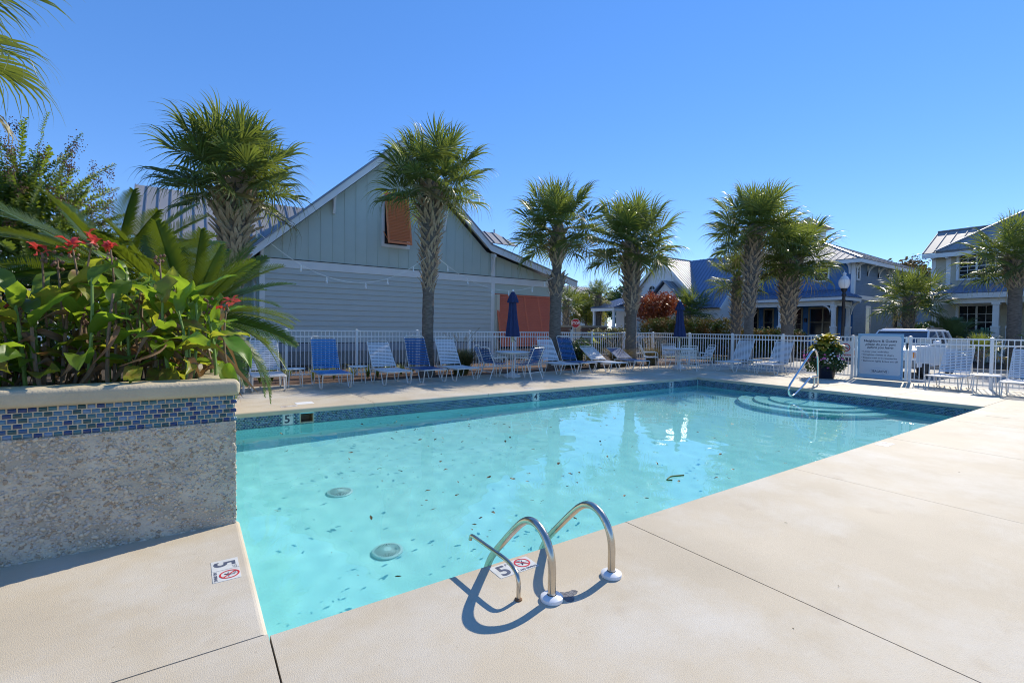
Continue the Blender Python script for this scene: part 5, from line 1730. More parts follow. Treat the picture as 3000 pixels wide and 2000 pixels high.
# ------------------------------------------------------------------ houses across the street
def window(parent, face, u, plane, z0, w, h, trim=M_TRIM, cols=2, rows=2, mull=1, casing=.09, name='window', dp=1.):
    """face '-X' (u is y) or '-Y' (u is x): casing, dark panes and muntins, standing proud of the wall."""
    def bx(mb, u0, d0, z0_, u1, d1, z1_):
        d1 = max(d0 + .002, d1 * dp)
        if face == '-X': mb.box(plane - d1, u0, z0_, plane - d0, u1, z1_)
        else: mb.box(u0, plane - d1, z0_, u1, plane - d0, z1_)
    fr = MB()
    bx(fr, u - w / 2 - casing, .003, z0 - casing, u - w / 2, .06, z0 + h + casing)
    bx(fr, u + w / 2, .003, z0 - casing, u + w / 2 + casing, .06, z0 + h + casing)
    bx(fr, u - w / 2 + .001, .003, z0 + h, u + w / 2 - .001, .058, z0 + h + casing * 1.2)
    bx(fr, u - w / 2 + .001, .003, z0 - casing, u + w / 2 - .001, .075, z0)
    sash = w / mull
    for i in range(1, mull):
        bx(fr, u - w / 2 + i * sash - .04, .003, z0 + .001, u - w / 2 + i * sash + .04, .055, z0 + h - .001)
    f = fr.build(name, trim, parent)
    for i in range(mull):
        c = u - w / 2 + (i + .5) * sash
        p = MB(); ww = sash / 2 - (.045 if mull > 1 else .004)
        bx(p, c - ww, .004, z0 + .004, c + ww, .012, z0 + h - .004)
        p.build('pane', M_GLASS, f)
        mt = MB()
        bx(mt, c - ww + .002, .013, z0 + h * .5 - .02, c + ww - .002, .034, z0 + h * .5 + .02)
        for k in range(1, cols):
            uu = c - ww + 2 * ww * k / cols
            bx(mt, uu - .011, .013, z0 + .01, uu + .011, .026, z0 + h * .5 - .021)
            bx(mt, uu - .011, .013, z0 + h * .5 + .021, uu + .011, .026, z0 + h - .01)
        for k in range(1, rows):
            for b_ in (0, .5):
                zz = z0 + h * (b_ + .5 * k / rows)
                bx(mt, c - ww + .002, .013, zz - .011, c + ww - .002, .025, zz + .011)
        mt.build('muntin', trim if trim is not M_TRIM else M_TRIM, f)
    return f


def railing(parent, p, q, z0, h=.8, m=M_TRIM, sp=.16):
    P, Q = Vector((*p, z0)), Vector((*q, z0))
    d = Q - P; L = d.length; d.normalize()
    r = MB(); r.beam(P + Vector((0, 0, h)), Q + Vector((0, 0, h)), .07, .05); r.beam(P + Vector((0, 0, .08)), Q + Vector((0, 0, .08)), .05, .05)
    rl = r.build('railing', m, parent)
    k = int(L / sp)
    for i in range(1, k):
        c = P + d * (i * L / k)
        MB().box(c.x - .018, c.y - .018, z0 + .106, c.x + .018, c.y + .018, z0 + h - .026).build('baluster', m, rl)


def post(parent, x, y, z0, z1, w=.13, m=M_TRIM):
    h = z1 - z0
    MB().box(x - w, y - w, z0, x + w, y + w, z0 + h * .48).box(x - w - .02, y - w - .02, z0 + h * .48, x + w + .02, y + w + .02, z0 + h * .52).box(x - w * .75, y - w * .75, z0 + h * .52, x + w * .75, y + w * .75, z1 - .1).box(x - w, y - w, z1 - .1, x + w, y + w, z1).build('post', m, parent)


def bracket(parent, p, out, drop, m=M_TRIM, t=.10):
    """Curved eave bracket hanging at p, reaching out along vector out."""
    p = Vector(p); o = Vector(out)
    pts = []
    for i in range(7):
        a = rad(90 * i / 6)
        pts.append(p + o * (1 - math.cos(a)) + Vector((0, 0, -drop * (1 - math.sin(a)))))
    mb = MB()
    for a, b_ in zip(pts, pts[1:]):
        mb.beam(a, b_, t, t, up=o.cross(Vector((0, 0, 1))))
    mb.beam(p + Vector((0, 0, -drop)), p + Vector((0, 0, .02)), t, t, up=(1, 0, 0))
    mb.build('bracket', m, parent)


# blue house
BX, BYc = 33.74, 12.25
H1 = thing('blue_house', 'two-storey blue shingled house with white porch and grey metal roof', 'house', (BX, BYc, 0))
BE = 5.78
MB().box(BX, BYc, 0, BX + 9.2, BYc + 11, BE).build('wall', M_BLUEH, H1)
MB().box(BX + .02, BYc - .012, 0, BX + 9.2, BYc - .001, BE).build('side_cladding', M_BLUEH2, H1)
MB().box(BX - .05, BYc - .05, 3.55, BX + .14, BYc + .14, BE).build('corner_board', M_TRIM, H1)
MB().box(BX + .15, BYc - .06, 3.46, BX + 9.2, BYc - .013, 3.72).build('band_board', M_TRIM, H1)
ov = .55
ex0, ex1, ey0, ey1 = BX - ov, BX + 9.2 + ov, BYc - ov, BYc + 11 + ov
ra, rb = (38.3, 16.3, 8.05), (38.3, 19.0, 8.05)
c00, c10, c11, c01 = (ex0, ey0, BE + .06), (ex1, ey0, BE + .06), (ex1, ey1, BE + .06), (ex0, ey1, BE + .06)
roof_plane(H1, [c01, c00, ra, rb], M_ROOF_L, .42)
roof_plane(H1, [c00, c10, ra], M_ROOF_L, .42)
roof_plane(H1, [c10, c11, rb, ra], M_ROOF_L, .42, seams=False)
roof_plane(H1, [c11, c01, rb], M_ROOF_L, .42, seams=False)
MB().box(ex0, ey0, BE - .16, ex1, ey0 + .05, BE + .055).box(ex0, ey0 + .05, BE - .16, ex0 + .05, ey1, BE + .055).box(ex0 + .05, ey0 + .05, BE - .02, ex1, BYc, BE + .01).box(ex0 + .05, BYc, BE - .02, BX, ey1, BE + .01).build('eave_board', M_TRIM, H1)
for a, b_ in ((c00, ra), (c10, ra)):
    MB().beam(Vector(a) + Vector((0, 0, .08)), Vector(b_) + Vector((0, 0, .09)), .14, .05).build('hip_cap', M_METAL_ROOF, H1)
for i, xx in enumerate((BX + .2, BX + 2.0, BX + 3.75, BX + 5.5, BX + 7.2)):
    bracket(H1, (xx, BYc - .03, BE - .15), (0, -.45, 0), .62)
for yy in (BYc + .2, BYc + 3.5):
    bracket(H1, (BX - .03, yy, BE - .15), (-.45, 0, 0), .62)
for yy in (14.05, 16.1, 18.5, 20.6):
    window(H1, '-X', yy, BX, 4.72, .74, .95, cols=1, rows=1)
window(H1, '-Y', BX + .55, BYc - .012, 4.72, .30, .95, cols=1, rows=1)
window(H1, '-Y', BX + 2.28, BYc - .012, 1.25, .62, 1.75, M_TRIM, cols=1, rows=1, dp=.4)
window(H1, '-Y', BX + 7.05, BYc - .012, 1.55, .7, 1.5, M_WOODTRIM, cols=1, rows=1, dp=.4)
# cupola
MB().box(38.6, 16.6, 7.4, 40.4, 18.4, 9.25).build('cupola', M_TRIM, H1)
cu = [(38.2, 16.2, 9.25), (40.8, 16.2, 9.25), (40.8, 18.8, 9.25), (38.2, 18.8, 9.25)]
for i in range(4):
    roof_plane(H1, [cu[i], cu[(i + 1) % 4], (39.5, 17.5, 10.2)], M_ROOF_L, .5, seams=False, name='cupola_roof')
# porch
pxo, py0, py1 = BX - 2.25, BYc + .1, BYc + 9.4
roof_plane(H1, [(pxo - .35, py1 + .3, 3.46), (pxo - .35, py0 - .55, 3.46), (BX - .01, py0 + .5, 4.05), (BX - .01, py1 - .6, 4.05)], M_ROOF_B, .36, name='porch_roof')
roof_plane(H1, [(pxo - .35, py0 - .55, 3.46), (BX - .01, py0 - .55, 3.46), (BX - .01, py0 + .5, 4.05)], M_ROOF_B, .36, name='porch_roof')
MB().box(pxo - .34, py0 - .54, 3.28, pxo - .28, py1 + .29, 3.455).box(pxo - .28, py0 - .54, 3.28, BX, py0 - .48, 3.455).box(pxo - .28, py0 - .48, 3.36, BX, py1 + .29, 3.40).build('porch_eave', M_TRIM, H1)
MB().box(pxo - .08, py0, 2.98, pxo + .08, py1, 3.275).box(pxo + .08, py0, 2.98, BX, py0 + .14, 3.275).build('porch_beam', M_TRIM, H1)
for z in (3.05, 3.12, 3.19):
    MB().box(pxo - .10, py0 + .2, z, pxo - .081, py1 - .2, z + .03).build('beam_slat', M_TRIM, H1)
MB().box(pxo - .1, py0 - .1, 0, BX, py1, .42).build('porch_floor', mat('porch_grey', (.35, .36, .37), .7), H1)
for yy in (py0 + .06, py0 + 3.1, py0 + 6.2, py1 - .1):
    post(H1, pxo, yy, .42, 2.98)
    bracket(H1, (pxo - .02, yy + (.13 if yy < py0 + 1 else -.13), 2.97), (0, .4 if yy < py0 + 1 else -.4, 0), .55, t=.08)
post(H1, BX - .2, py0 + .06, .42, 2.98)
bracket(H1, (BX - .1, py0 - .02, 3.25), (0, -.5, 0), .75, t=.11)
for a, b_ in ((py0 + .25, py0 + 2.95), (py0 + 3.3, py0 + 6.05), (py0 + 6.35, py1 - .3)):
    railing(H1, (pxo, a), (pxo, b_), .42)
window(H1, '-X', py0 + 1.55, BX, 1.15, 1.55, 1.75, M_WOODTRIM, cols=1, rows=1, mull=2)
window(H1, '-X', py0 + 3.0, BX, .9, .30, 2.0, M_WOODTRIM, cols=1, rows=3)
window(H1, '-X', py0 + 5.0, BX, 1.15, .55, 1.75, M_WOODTRIM, cols=1, rows=1)
window(H1, '-X', py0 + 6.3, BX, 1.15, 1.0, 1.75, M_WOODTRIM, cols=1, rows=1)
MB().box(BX - .06, py0 + 3.45, .45, BX - .005, py0 + 4.35, 2.55).build('door', mat('door_brown', (.16, .05, .03), .5), H1)
MB().box(BX - .14, py0 + 2.50, 2.05, BX - .003, py0 + 2.62, 2.3).build('wall_lamp', M_BLACK_P, H1)

# tan house
TX, TY = 35.03, 8.85
H2 = thing('tan_house', 'two-storey tan shingled house with white-columned porch at the right edge', 'house', (TX, TY, 0))
TE = 5.82
MB().box(TX, -6, 0, TX + 9, TY, TE).build('wall', M_TANH, H2)
MB().box(TX - .04, TY - .14, 3.4, TX + .1, TY + .04, TE).build('corner_board', M_TRIM, H2)
MB().box(TX - .03, TY - .78, 3.4, TX - .002, TY - .58, TE).build('pilaster', M_TRIM, H2)
roof_plane(H2, [(TX - .55, TY + .35, 5.86), (TX - .55, 1.0, 5.86), (TX + 2.2, 1.0, 7.42), (TX + 2.2, TY + .35, 7.42)], M_ROOF_L, .44)
roof_plane(H2, [(TX + 4.9, TY + .35, 5.86), (TX + 4.9, 1.0, 5.86), (TX + 2.2, 1.0, 7.42), (TX + 2.2, TY + .35, 7.42)], M_ROOF_L, .44, seams=False)
MB().prism([(TX + .05, TY - .02, TE), (TX + 4.3, TY - .02, TE), (TX + 2.2, TY - .02, 7.2)], (0, -6, 0)).build('gable_wall', M_TANH, H2)
hp0, hp1 = (TX - .55, TY - .25, 5.94), (TX + 4.6, TY - 5.4, 9.6)
roof_plane(H2, [hp0, (TX - .55, -7, 5.94), (TX + 4.6, -7, 9.6), hp1], M_ROOF_L, .44)
roof_plane(H2, [hp0, (TX + 9.7, TY - .25, 5.94), hp1], M_ROOF_L, .44, seams=False)
MB().beam(Vector(hp0) + Vector((-.02, .02, .06)), Vector(hp1) + Vector((-.02, .02, .08)), .20, .07).build('hip_cap', M_METAL_ROOF, H2)
MB().beam((TX + 2.2, TY + .36, 7.50), (TX + 2.2, 3, 7.50), .2, .05).build('ridge_cap', M_METAL_ROOF, H2)
MB().box(TX - .56, -7, 5.62, TX - .50, TY + .36, 5.85).box(TX - .499, -7, 5.74, TX - .001, TY + .36, 5.79).build('eave_board', M_TRIM, H2)
for yy in (TY - .06, TY - .68, TY - 1.5, TY - 3.0):
    MB().box(TX - .44, yy - .06, 5.56, TX - .002, yy + .06, 5.735).build('eave_block', M_TRIM, H2)
window(H2, '-X', 7.02, TX, 4.42, 1.42, 1.28, cols=2, rows=3, mull=2, casing=.11)
tpx = TX - 2.2
roof_plane(H2, [(tpx - .3, TY - .6, 3.45), (tpx - .3, -6, 3.45), (TX - .01, -6, 4.35), (TX - .01, TY - 1.2, 4.02)], M_ROOF_B, .40, name='porch_roof', seams=True)
MB().box(tpx - .32, -6, 3.20, tpx - .24, TY - .55, 3.45).box(tpx - .24, TY - .64, 3.20, TX, TY - .56, 3.45).build('porch_eave', M_TRIM, H2)
MB().box(tpx - .1, -6, 2.95, tpx + .1, TY - .7, 3.19).build('porch_beam', M_TRIM, H2)
MB().box(tpx + .11, -6, 3.06, TX - .01, TY - .7, 3.12).build('porch_ceiling', M_WOODTRIM, H2)
MB().box(tpx - .15, -6, 0, TX - .001, TY - .6, .55).build('porch_floor', MATS['porch_grey'], H2)
for yy in (TY - .75, 5.82, 5.30, 2.4):
    post(H2, tpx, yy, .55, 2.95, .15)
MB().tube(arc_path([(tpx - .2, 5.33, 3.2), (tpx - .2, 5.33, 1.3), (tpx - .2, 5.6, .3)], .2), .05, 8).build('downpipe', M_TRIM, H2, smooth=True)
railing(H2, (tpx, 6.05), (tpx, TY - 1.0), .55)
railing(H2, (tpx, 2.6), (tpx, 5.1), .55)
window(H2, '-X', 6.95, TX, 1.15, 1.45, 1.75, cols=2, rows=2, mull=2, casing=.12)
window(H2, '-X', 3.2, TX, 1.15, 1.2, 1.75, cols=2, rows=2, mull=2, casing=.12)
MB().box(TX - .12, 4.55, 2.0, TX - .003, 4.72, 2.35).build('wall_lamp', M_BLACK_P, H2)
# lattice skirt and fence below the porch
for i in range(44):
    y = 2.5 + i * .13
    MB().box(tpx - .20, y, .05, tpx - .17, y + .05, .50).build('skirt_slat', M_TRIM, H2)
RC = thing('rocking_chair', 'pale green rocking chair on the tan house porch', 'chair', (tpx + .9, 6.15, .55))
gm = mat('pale_green', (.24, .50, .36), .5)
MB().box(tpx + .65, 5.85, .93, tpx + 1.15, 6.45, .98).build('seat', gm, RC)
for i in range(6):
    MB().box(tpx + .60, 5.88 + i * .095, .99, tpx + .63, 5.93 + i * .095, 1.72).build('slat', gm, RC)
for y in (5.85, 6.42):
    MB().box(tpx + .62, y, .6, tpx + .67, y + .05, 1.75).build('leg', gm, RC)
    MB().box(tpx + 1.12, y, .6, tpx + 1.17, y + .05, 1.22).build('leg', gm, RC)
    MB().box(tpx + .5, y, .553, tpx + 1.35, y + .05, .6).build('rocker', gm, RC)

# white house, one metal roof: light metal on sunlit slopes, bluish as painted shade
WXc, WY = 29.6, 23.58
H3 = thing('white_house', 'white lap-sided house with steep metal roofs behind the maple', 'house', (WXc, WY, 0))
az_ = 6.92
sl = 1.02                                         # slope of the roofs
def gw(y): return az_ - sl * abs(y - WY)
yl, yr2 = WY + 3.1, WY - 3.15
MB().prism([(WXc + .3, yl, 0), (WXc + .3, yr2, 0), (WXc + .3, yr2, gw(yr2) - .12), (WXc + .3, WY, az_ - .12), (WXc + .3, yl, gw(yl) - .12)], (4.5, 0, 0)).build('gable_wall', M_WHITEH, H3)
roof_plane(H3, [(WXc, yr2 - .3, gw(yr2 - .3)), (WXc + 7, yr2 - .3, gw(yr2 - .3)), (WXc + 3.75, WY, az_), (WXc, WY, az_)], M_ROOF_L, .30, sm=M_METAL_ROOF, wseam=.05)
roof_plane(H3, [(WXc, yl + .3, gw(yl + .3)), (WXc + 3.75, yl + .3, gw(yl + .3)), (WXc + 3.75, WY, az_), (WXc, WY, az_)], M_ROOF_B, .32)
for s in (1, -1):
    MB().beam((WXc - .02, WY + .0 * s, az_ - .06), (WXc - .02, WY - s * 3.45, gw(WY - s * 3.45) - .06), .06, .22, up=(0, s * sl, 1)).build('barge_board', M_TRIM, H3)
MB().beam((WXc, WY, az_ + .06), (WXc + 3.75, WY, az_ + .06), .22, .06).build('ridge_cap', M_ROOF_L, H3)
RXm = WXc + 3.75
ys_end = 18.6
roof_plane(H3, [(RXm - 3.9, 26.5, az_ - 3.9 * sl), (RXm - 3.9, ys_end - .25, az_ - 3.9 * sl), (RXm, ys_end - .25, az_ + .02), (RXm, 26.5, az_ + .02)], M_ROOF_B, .30, wseam=.05)
roof_plane(H3, [(RXm + 3.9, 26.5, az_ - 3.9 * sl), (RXm + 3.9, ys_end - .25, az_ - 3.9 * sl), (RXm, ys_end - .25, az_ + .02), (RXm, 26.5, az_ + .02)], M_ROOF_B, .30, seams=False)
MB().prism([(RXm - 3.6, ys_end, 0), (RXm + 3.6, ys_end, 0), (RXm + 3.6, ys_end, az_ - 3.6 * sl - .1), (RXm, ys_end, az_ - .1), (RXm - 3.6, ys_end, az_ - 3.6 * sl - .1)], (0, 7, 0)).build('wall', M_WHITEH, H3)
for s in (1, -1):
    MB().beam((RXm, ys_end - .27, az_ - .05), (RXm + s * 3.95, ys_end - .27, az_ - 3.95 * sl - .05), .06, .2, up=(s * sl, 0, 1)).build('barge_board', M_TRIM, H3)
window(H3, '-Y', RXm + .35, ys_end, 4.0, .75, 1.25, cols=2, rows=2)
window(H3, '-Y', RXm - 1.5, ys_end, 1.75, .42, .9, cols=2, rows=2)
window(H3, '-Y', RXm - .35, ys_end, 1.75, .42, .9, cols=2, rows=2)
# porch hood gable and round window
roof_plane(H3, [(WXc - .9, 21.2, 3.75), (WXc + 1.5, 21.2, 3.75), (WXc + 1.5, 22.55, 5.0), (WXc - .9, 22.55, 5.0)], M_ROOF_L, .30, sm=M_METAL_ROOF, wseam=.05, name='hood_roof')
roof_plane(H3, [(WXc - .9, 23.9, 3.75), (WXc + 1.5, 23.9, 3.75), (WXc + 1.5, 22.55, 5.0), (WXc - .9, 22.55, 5.0)], M_ROOF_B, .3, name='hood_roof')
MB().prism([(WXc - .6, 21.3, 3.6), (WXc - .6, 23.8, 3.6), (WXc - .6, 22.55, 4.85)], (1.0, 0, 0)).build('hood_gable', M_WHITEH, H3)
rw = MB(); rw.tube([(WXc + .26, 24.42 + .36 * math.cos(k * math.pi / 12), 4.5 + .36 * math.sin(k * math.pi / 12)) for k in range(24)], .055, 6, closed=True)
rwo = rw.build('round_window', M_TRIM, H3, smooth=True)
MB().tube([(WXc + .29, 24.42, 4.5), (WXc + .27, 24.42, 4.5)], .34, 24).build('pane', M_GLASS, rwo)
MB().box(WXc + .255, 24.40, 4.16, WXc + .268, 24.44, 4.84).box(WXc + .2545, 24.08, 4.48, WXc + .2675, 24.76, 4.52).build('muntin', M_TRIM, rwo)
# corner porch at the left
roof_plane(H3, [(26.5, 27.75, 3.05), (26.5, 25.2, 3.05), (29.9, 25.2, 3.95), (29.9, 27.75, 3.95)], M_ROOF_B, .35, name='porch_roof')
roof_plane(H3, [(26.5, 25.2, 3.05), (29.9, 25.2, 3.0), (29.9, 26.6, 3.95)], M_ROOF_L, .3, sm=M_METAL_ROOF, name='porch_roof')
MB().box(26.55, 25.25, 2.82, 26.7, 27.75, 3.04).box(26.7, 25.25, 2.82, 29.9, 25.4, 3.04).build('porch_eave', M_TRIM, H3)
for x, y in ((26.75, 25.45), (26.75, 27.55), (28.4, 25.45), (29.6, 27.55)):
    post(H3, x, y, .4, 2.82, .11)
MB().box(26.6, 25.3, 0, 29.9, 27.7, .4).build('porch_floor', MATS['porch_grey'], H3)
railing(H3, (26.75, 25.6), (26.75, 27.4), .4)
railing(H3, (26.9, 25.45), (28.3, 25.45), .4)
MB().box(29.4, 25.6, .4, 29.9, 27.7, 3.6).build('porch_wall', M_WHITEH, H3)
window(H3, '-X', 26.4, 29.4, 1.2, .7, 1.3, cols=1, rows=1)
H3b = thing('white_cottage', 'far white cottage with a pale metal roof behind the yellowing tree', 'house', (34, 44, 0))
MB().box(33, 40, 0, 41, 50, 4.6).build('wall', M_WHITEH, H3b)
roof_plane(H3b, [(32.6, 39.6, 4.5), (41.4, 39.6, 4.5), (41.4, 44, 6.6), (32.6, 44, 6.6)], M_ROOF_L, .5)
roof_plane(H3b, [(32.6, 50.4, 4.5), (41.4, 50.4, 4.5), (41.4, 44, 6.6), (32.6, 44, 6.6)], M_ROOF_L, .5, seams=False)
window(H3b, '-Y', 35.0, 40, 1.3, .9, 1.5); window(H3b, '-Y', 38.0, 40, 1.3, .9, 1.5); window(H3b, '-X', 43, 33, 1.3, .9, 1.5)
H3c = thing('white_cottage', 'far white house end showing between the grey building and the bare-trunked palm', 'house', (24, 36, 0))
MB().box(20.5, 35, 0, 27, 44, 3.2).build('wall', M_WHITEH, H3c)
roof_plane(H3c, [(20.0, 34.5, 3.1), (27.4, 34.5, 3.1), (27.4, 39.5, 5.2), (20.0, 39.5, 5.2)], M_ROOF_L, .5)
window(H3c, '-Y', 22.2, 35, 1.2, .9, 1.5); window(H3c, '-Y', 25.0, 35, 1.2, .9, 1.5)
H4 = thing('blue_house', 'far end of a blue house seen in the gap beside the tan house', 'house', (46, 10.2, 0))
MB().box(46, 10.0, 0, 54, 16, 3.4).build('wall', M_BLUEH2, H4)
roof_plane(H4, [(45.4, 9.5, 3.3), (54.5, 9.5, 3.3), (54.5, 13, 4.6), (45.4, 13, 4.6)], M_ROOF_L, .5)
window(H4, '-X', 11.0, 46, 1.4, .6, 1.3, M_WOODTRIM)
H5 = thing('white_cottage', 'white cottage glimpsed through the leaves at the far left', 'house', (-9, 24, 0))
MB().box(-16, 22, 0, -5.2, 30, 3.6).build('wall', M_WHITEH, H5)
roof_plane(H5, [(-16.5, 21.5, 3.5), (-4.7, 21.5, 3.5), (-4.7, 26, 6.2), (-16.5, 26, 6.2)], M_ROOF_L, .5)
window(H5, '-Y', -7.2, 22, 1.2, .9, 1.4); window(H5, '-Y', -10, 22, 1.2, .9, 1.4)
bt = hedge('garden_bush', 'green bush glimpsed beyond the fence behind the cannas', [(-6.5, 16.5), (-1.0, 16.2)], 1.6, 1.9, M_SHRUB, 31, 9000, .07, cat='bush')
tree('garden_tree', 'leafy tree behind the planter at the far left edge', 'tree', -7.2, 17.5, 3.6, (2.6, 2.4, 2.4), M_SHRUB, 9000, .09, 32, .14, 16)

# white picket fence by the far porch, brick pillars, stop sign
fence('low white picket fence by the far porch of the white house', (23.4, 27.4), (26.4, 27.6), [0, 1.5, 3.0], h=.95, group='white garden fences')
for x, y, lab in ((18.7, 22.2, 'brick pillar left of the stop sign'), (21.6, 22.6, 'wide brick pillar right of the stop sign')):
    w = .55 if x < 20 else 1.15
    p = thing('brick_pillar', lab, 'pillar', (x, y, 0), group='brick pillars by the stop sign')
    MB().box(x - w, y - .35, 0, x + w, y + .35, 1.52).build('core', mat('mortar_joint', (.30, .27, .24), .9), p)
    bmesh_ = MB().box(-.115, -.012, -.034, .115, .012, .034).mesh('brick', mat('brick', (.20, .10, .06), .85, c2=(.13, .065, .045), nscale=5, rnd_amt=.7))
    rows = 18
    for r_ in range(rows):
        z = .04 + r_ * .082
        k = int(2 * w / .25)
        for i in range(k + 1):
            u = -w + .125 + i * .25 + (.125 if r_ % 2 else 0) - .06
            if u > w - .1: continue
            link('brick', bmesh_, p, (u, -.355, z))
    MB().box(x - w - .08, y - .43, 1.521, x + w + .08, y + .43, 1.62).build('capstone', mat('cap_tan', (.40, .33, .24), .8), p)
SS = thing('stop_sign', 'red octagonal STOP sign on a post by the brick pillars', 'stop sign', (19.77, 22.0, 0))
ang = math.atan2(-22.0, -19.77)                   # faces the pool
def rot_pts(pts, c):
    ca, sa = math.cos(ang), math.sin(ang)
    return [(c[0] + d * ca - u * sa, c[1] + d * sa + u * ca, c[2] + z) for d, u, z in pts]
cs = (19.77, 22.0, 1.75)
def octo(r, d): return [(d, r * math.cos(rad(22.5 + 45 * k)), r * math.sin(rad(22.5 + 45 * k))) for k in range(8)]
mb = MB(); v0 = rot_pts(octo(.30, .03), cs); v1 = rot_pts(octo(.30, .045), cs)
mb.add(v0 + v1, [tuple(range(7, -1, -1)), tuple(range(8, 16))] + [(i, (i + 1) % 8, 8 + (i + 1) % 8, 8 + i) for i in range(8)])
plate = mb.build('plate', M_WHITE, SS)
mb = MB(); mb.add(rot_pts(octo(.272, .0465), cs), [tuple(range(8))])
mb.build('red_face', mat('stop_red', (.50, .012, .02), .35), plate, fix=False)
p_ = rot_pts([(.048, 0, 0)], cs)[0]
text('STOP', .22, M_WHITE, plate, p_, (rad(90), 0, ang + rad(90)), .001, offset=.006, scale=(.92, 1.1, 1))
MB().box(19.745, 21.975, 0, 19.795, 22.025, 2.0).build('post', M_METAL_ROOF, SS)

# street lamp
LP = thing('street_lamp', 'black street lamp with a white acorn globe before the blue house', 'street lamp', (21.74, 8.22, 0))
lx, ly = 21.74, 8.22
MB().lathe([(.16, 0), (.16, .12), (.12, .2), (.10, .5), (.075, .6), (.07, .9), (.058, 1.2), (.055, 2.85), (.08, 2.88), (.08, 2.93), (.055, 2.97), (.06, 3.02), (.10, 3.08), (.115, 3.13), (.115, 3.16)], 20, (lx, ly, 0)).build('pole', M_BLACK, LP, smooth=True)
MB().lathe([(.10, 3.16), (.155, 3.24), (.185, 3.36), (.18, 3.45), (.165, 3.5)], 24, (lx, ly, 0), cap=False).build('globe', M_LAMPGLASS, LP, smooth=True)
MB().lathe([(.175, 3.5), (.172, 3.515), (.14, 3.56), (.115, 3.62), (.06, 3.66), (.05, 3.70), (.075, 3.735), (.05, 3.78), (.012, 3.80), (.010, 3.86), (0, 3.87)], 24, (lx, ly, 0), cap=False).build('cap', mat('globe_top', (.62, .63, .66), .25), LP, smooth=True)
rbs = MB()
for k in range(4):
    a = k * math.pi / 2 + .4
    rbs.tube([(lx + r_ * math.cos(a), ly + r_ * math.sin(a), z) for r_, z in ((.108, 3.16), (.165, 3.25), (.193, 3.36), (.185, 3.5))], .008, 5)
rbs.build('cage', MATS['globe_top'], LP)

# ------------------------------------------------------------------ parked car behind the gate
CR = thing('parked_car', 'white estate car parked nose-in behind the blue notice', 'car', (20.3, 5.75, 0))
CW = .86
cx0 = 18.25
yc_ = 5.74
side = [(0, .34), (0, .72), (.06, .86), (.25, .93), (1.12, 1.02), (1.22, 1.04), (4.0, 1.02), (4.18, .95), (4.2, .5), (4.12, .34)]
me = MB().prism([(cx0 + x, yc_ - CW, z) for x, z in side], (0, 2 * CW, 0)).mesh('body', M_CARWHITE, WL[CR.name])
b = bmesh.new(); b.from_mesh(me)
bmesh.ops.bevel(b, geom=[e_ for e_ in b.edges], offset=.045, segments=3, profile=.6, affect='EDGES')
b.to_mesh(me); b.free(); me.polygons.foreach_set('use_smooth', [True] * len(me.polygons)); me.set_sharp_from_angle(angle=rad(35))
link('body', me, CR)
def cabin(name, x0b, x0t, x1t, x1b, zb, zt, yb, yt, m, off=0., parent=CR, bev=.03):
    v = [(cx0 + x0b, yc_ - yb, zb), (cx0 + x1b, yc_ - yb, zb), (cx0 + x1b, yc_ + yb, zb), (cx0 + x0b, yc_ + yb, zb), (cx0 + x0t, yc_ - yt, zt), (cx0 + x1t, yc_ - yt, zt), (cx0 + x1t, yc_ + yt, zt), (cx0 + x0t, yc_ + yt, zt)]
    me = MB().add(v, [(0, 3, 2, 1), (4, 5, 6, 7), (0, 1, 5, 4), (1, 2, 6, 5), (2, 3, 7, 6), (3, 0, 4, 7)]).mesh(name, m, WL[CR.name])
    b = bmesh.new(); b.from_mesh(me); bmesh.ops.bevel(b, geom=list(b.edges), offset=bev, segments=3, profile=.6, affect='EDGES'); b.to_mesh(me); b.free()
    me.polygons.foreach_set('use_smooth', [True] * len(me.polygons)); me.set_sharp_from_angle(angle=rad(35))
    return link(name, me, parent)
M_CARGLASS = mat('car_glass', (.045, .06, .085), .05, spec=.9)
cabin('glasshouse', 1.06, 1.66, 3.72, 4.06, .98, 1.475, .80, .66, M_CARGLASS)
rf = cabin('roof', 1.58, 1.72, 3.66, 3.80, 1.455, 1.545, .68, .60, M_CARWHITE, bev=.035)
pm_ = MB()
for s in (-1, 1):
    for (xa, xb) in ((1.06, 1.66), (2.42, 2.40), (3.10, 3.08), (4.02, 3.70)):
        pm_.beam((cx0 + xa, yc_ + s * .805, .99), (cx0 + xb, yc_ + s * .668, 1.475), .07, .03, up=(0, s, .3))
pm_.build('pillar', M_CARWHITE, CR)
rk = MB()
for s in (-1, 1):
    rk.tube(arc_path([(cx0 + 1.85, yc_ + s * .56, 1.54), (cx0 + 1.95, yc_ + s * .56, 1.585), (cx0 + 3.55, yc_ + s * .56, 1.585), (cx0 + 3.65, yc_ + s * .56, 1.54)], .04), .014, 6)
rk.build('roof_rail', M_BLACK_P, CR)
bevel_box('bumper', cx0 - .07, yc_ - .84, .33, cx0 + .12, yc_ + .84, .56, .04, 3, M_CARGREY, CR)
bevel_box('grille', cx0 - .012, yc_ - .34, .62, cx0 + .05, yc_ + .34, .80, .015, 2, M_BLACK_P, CR)
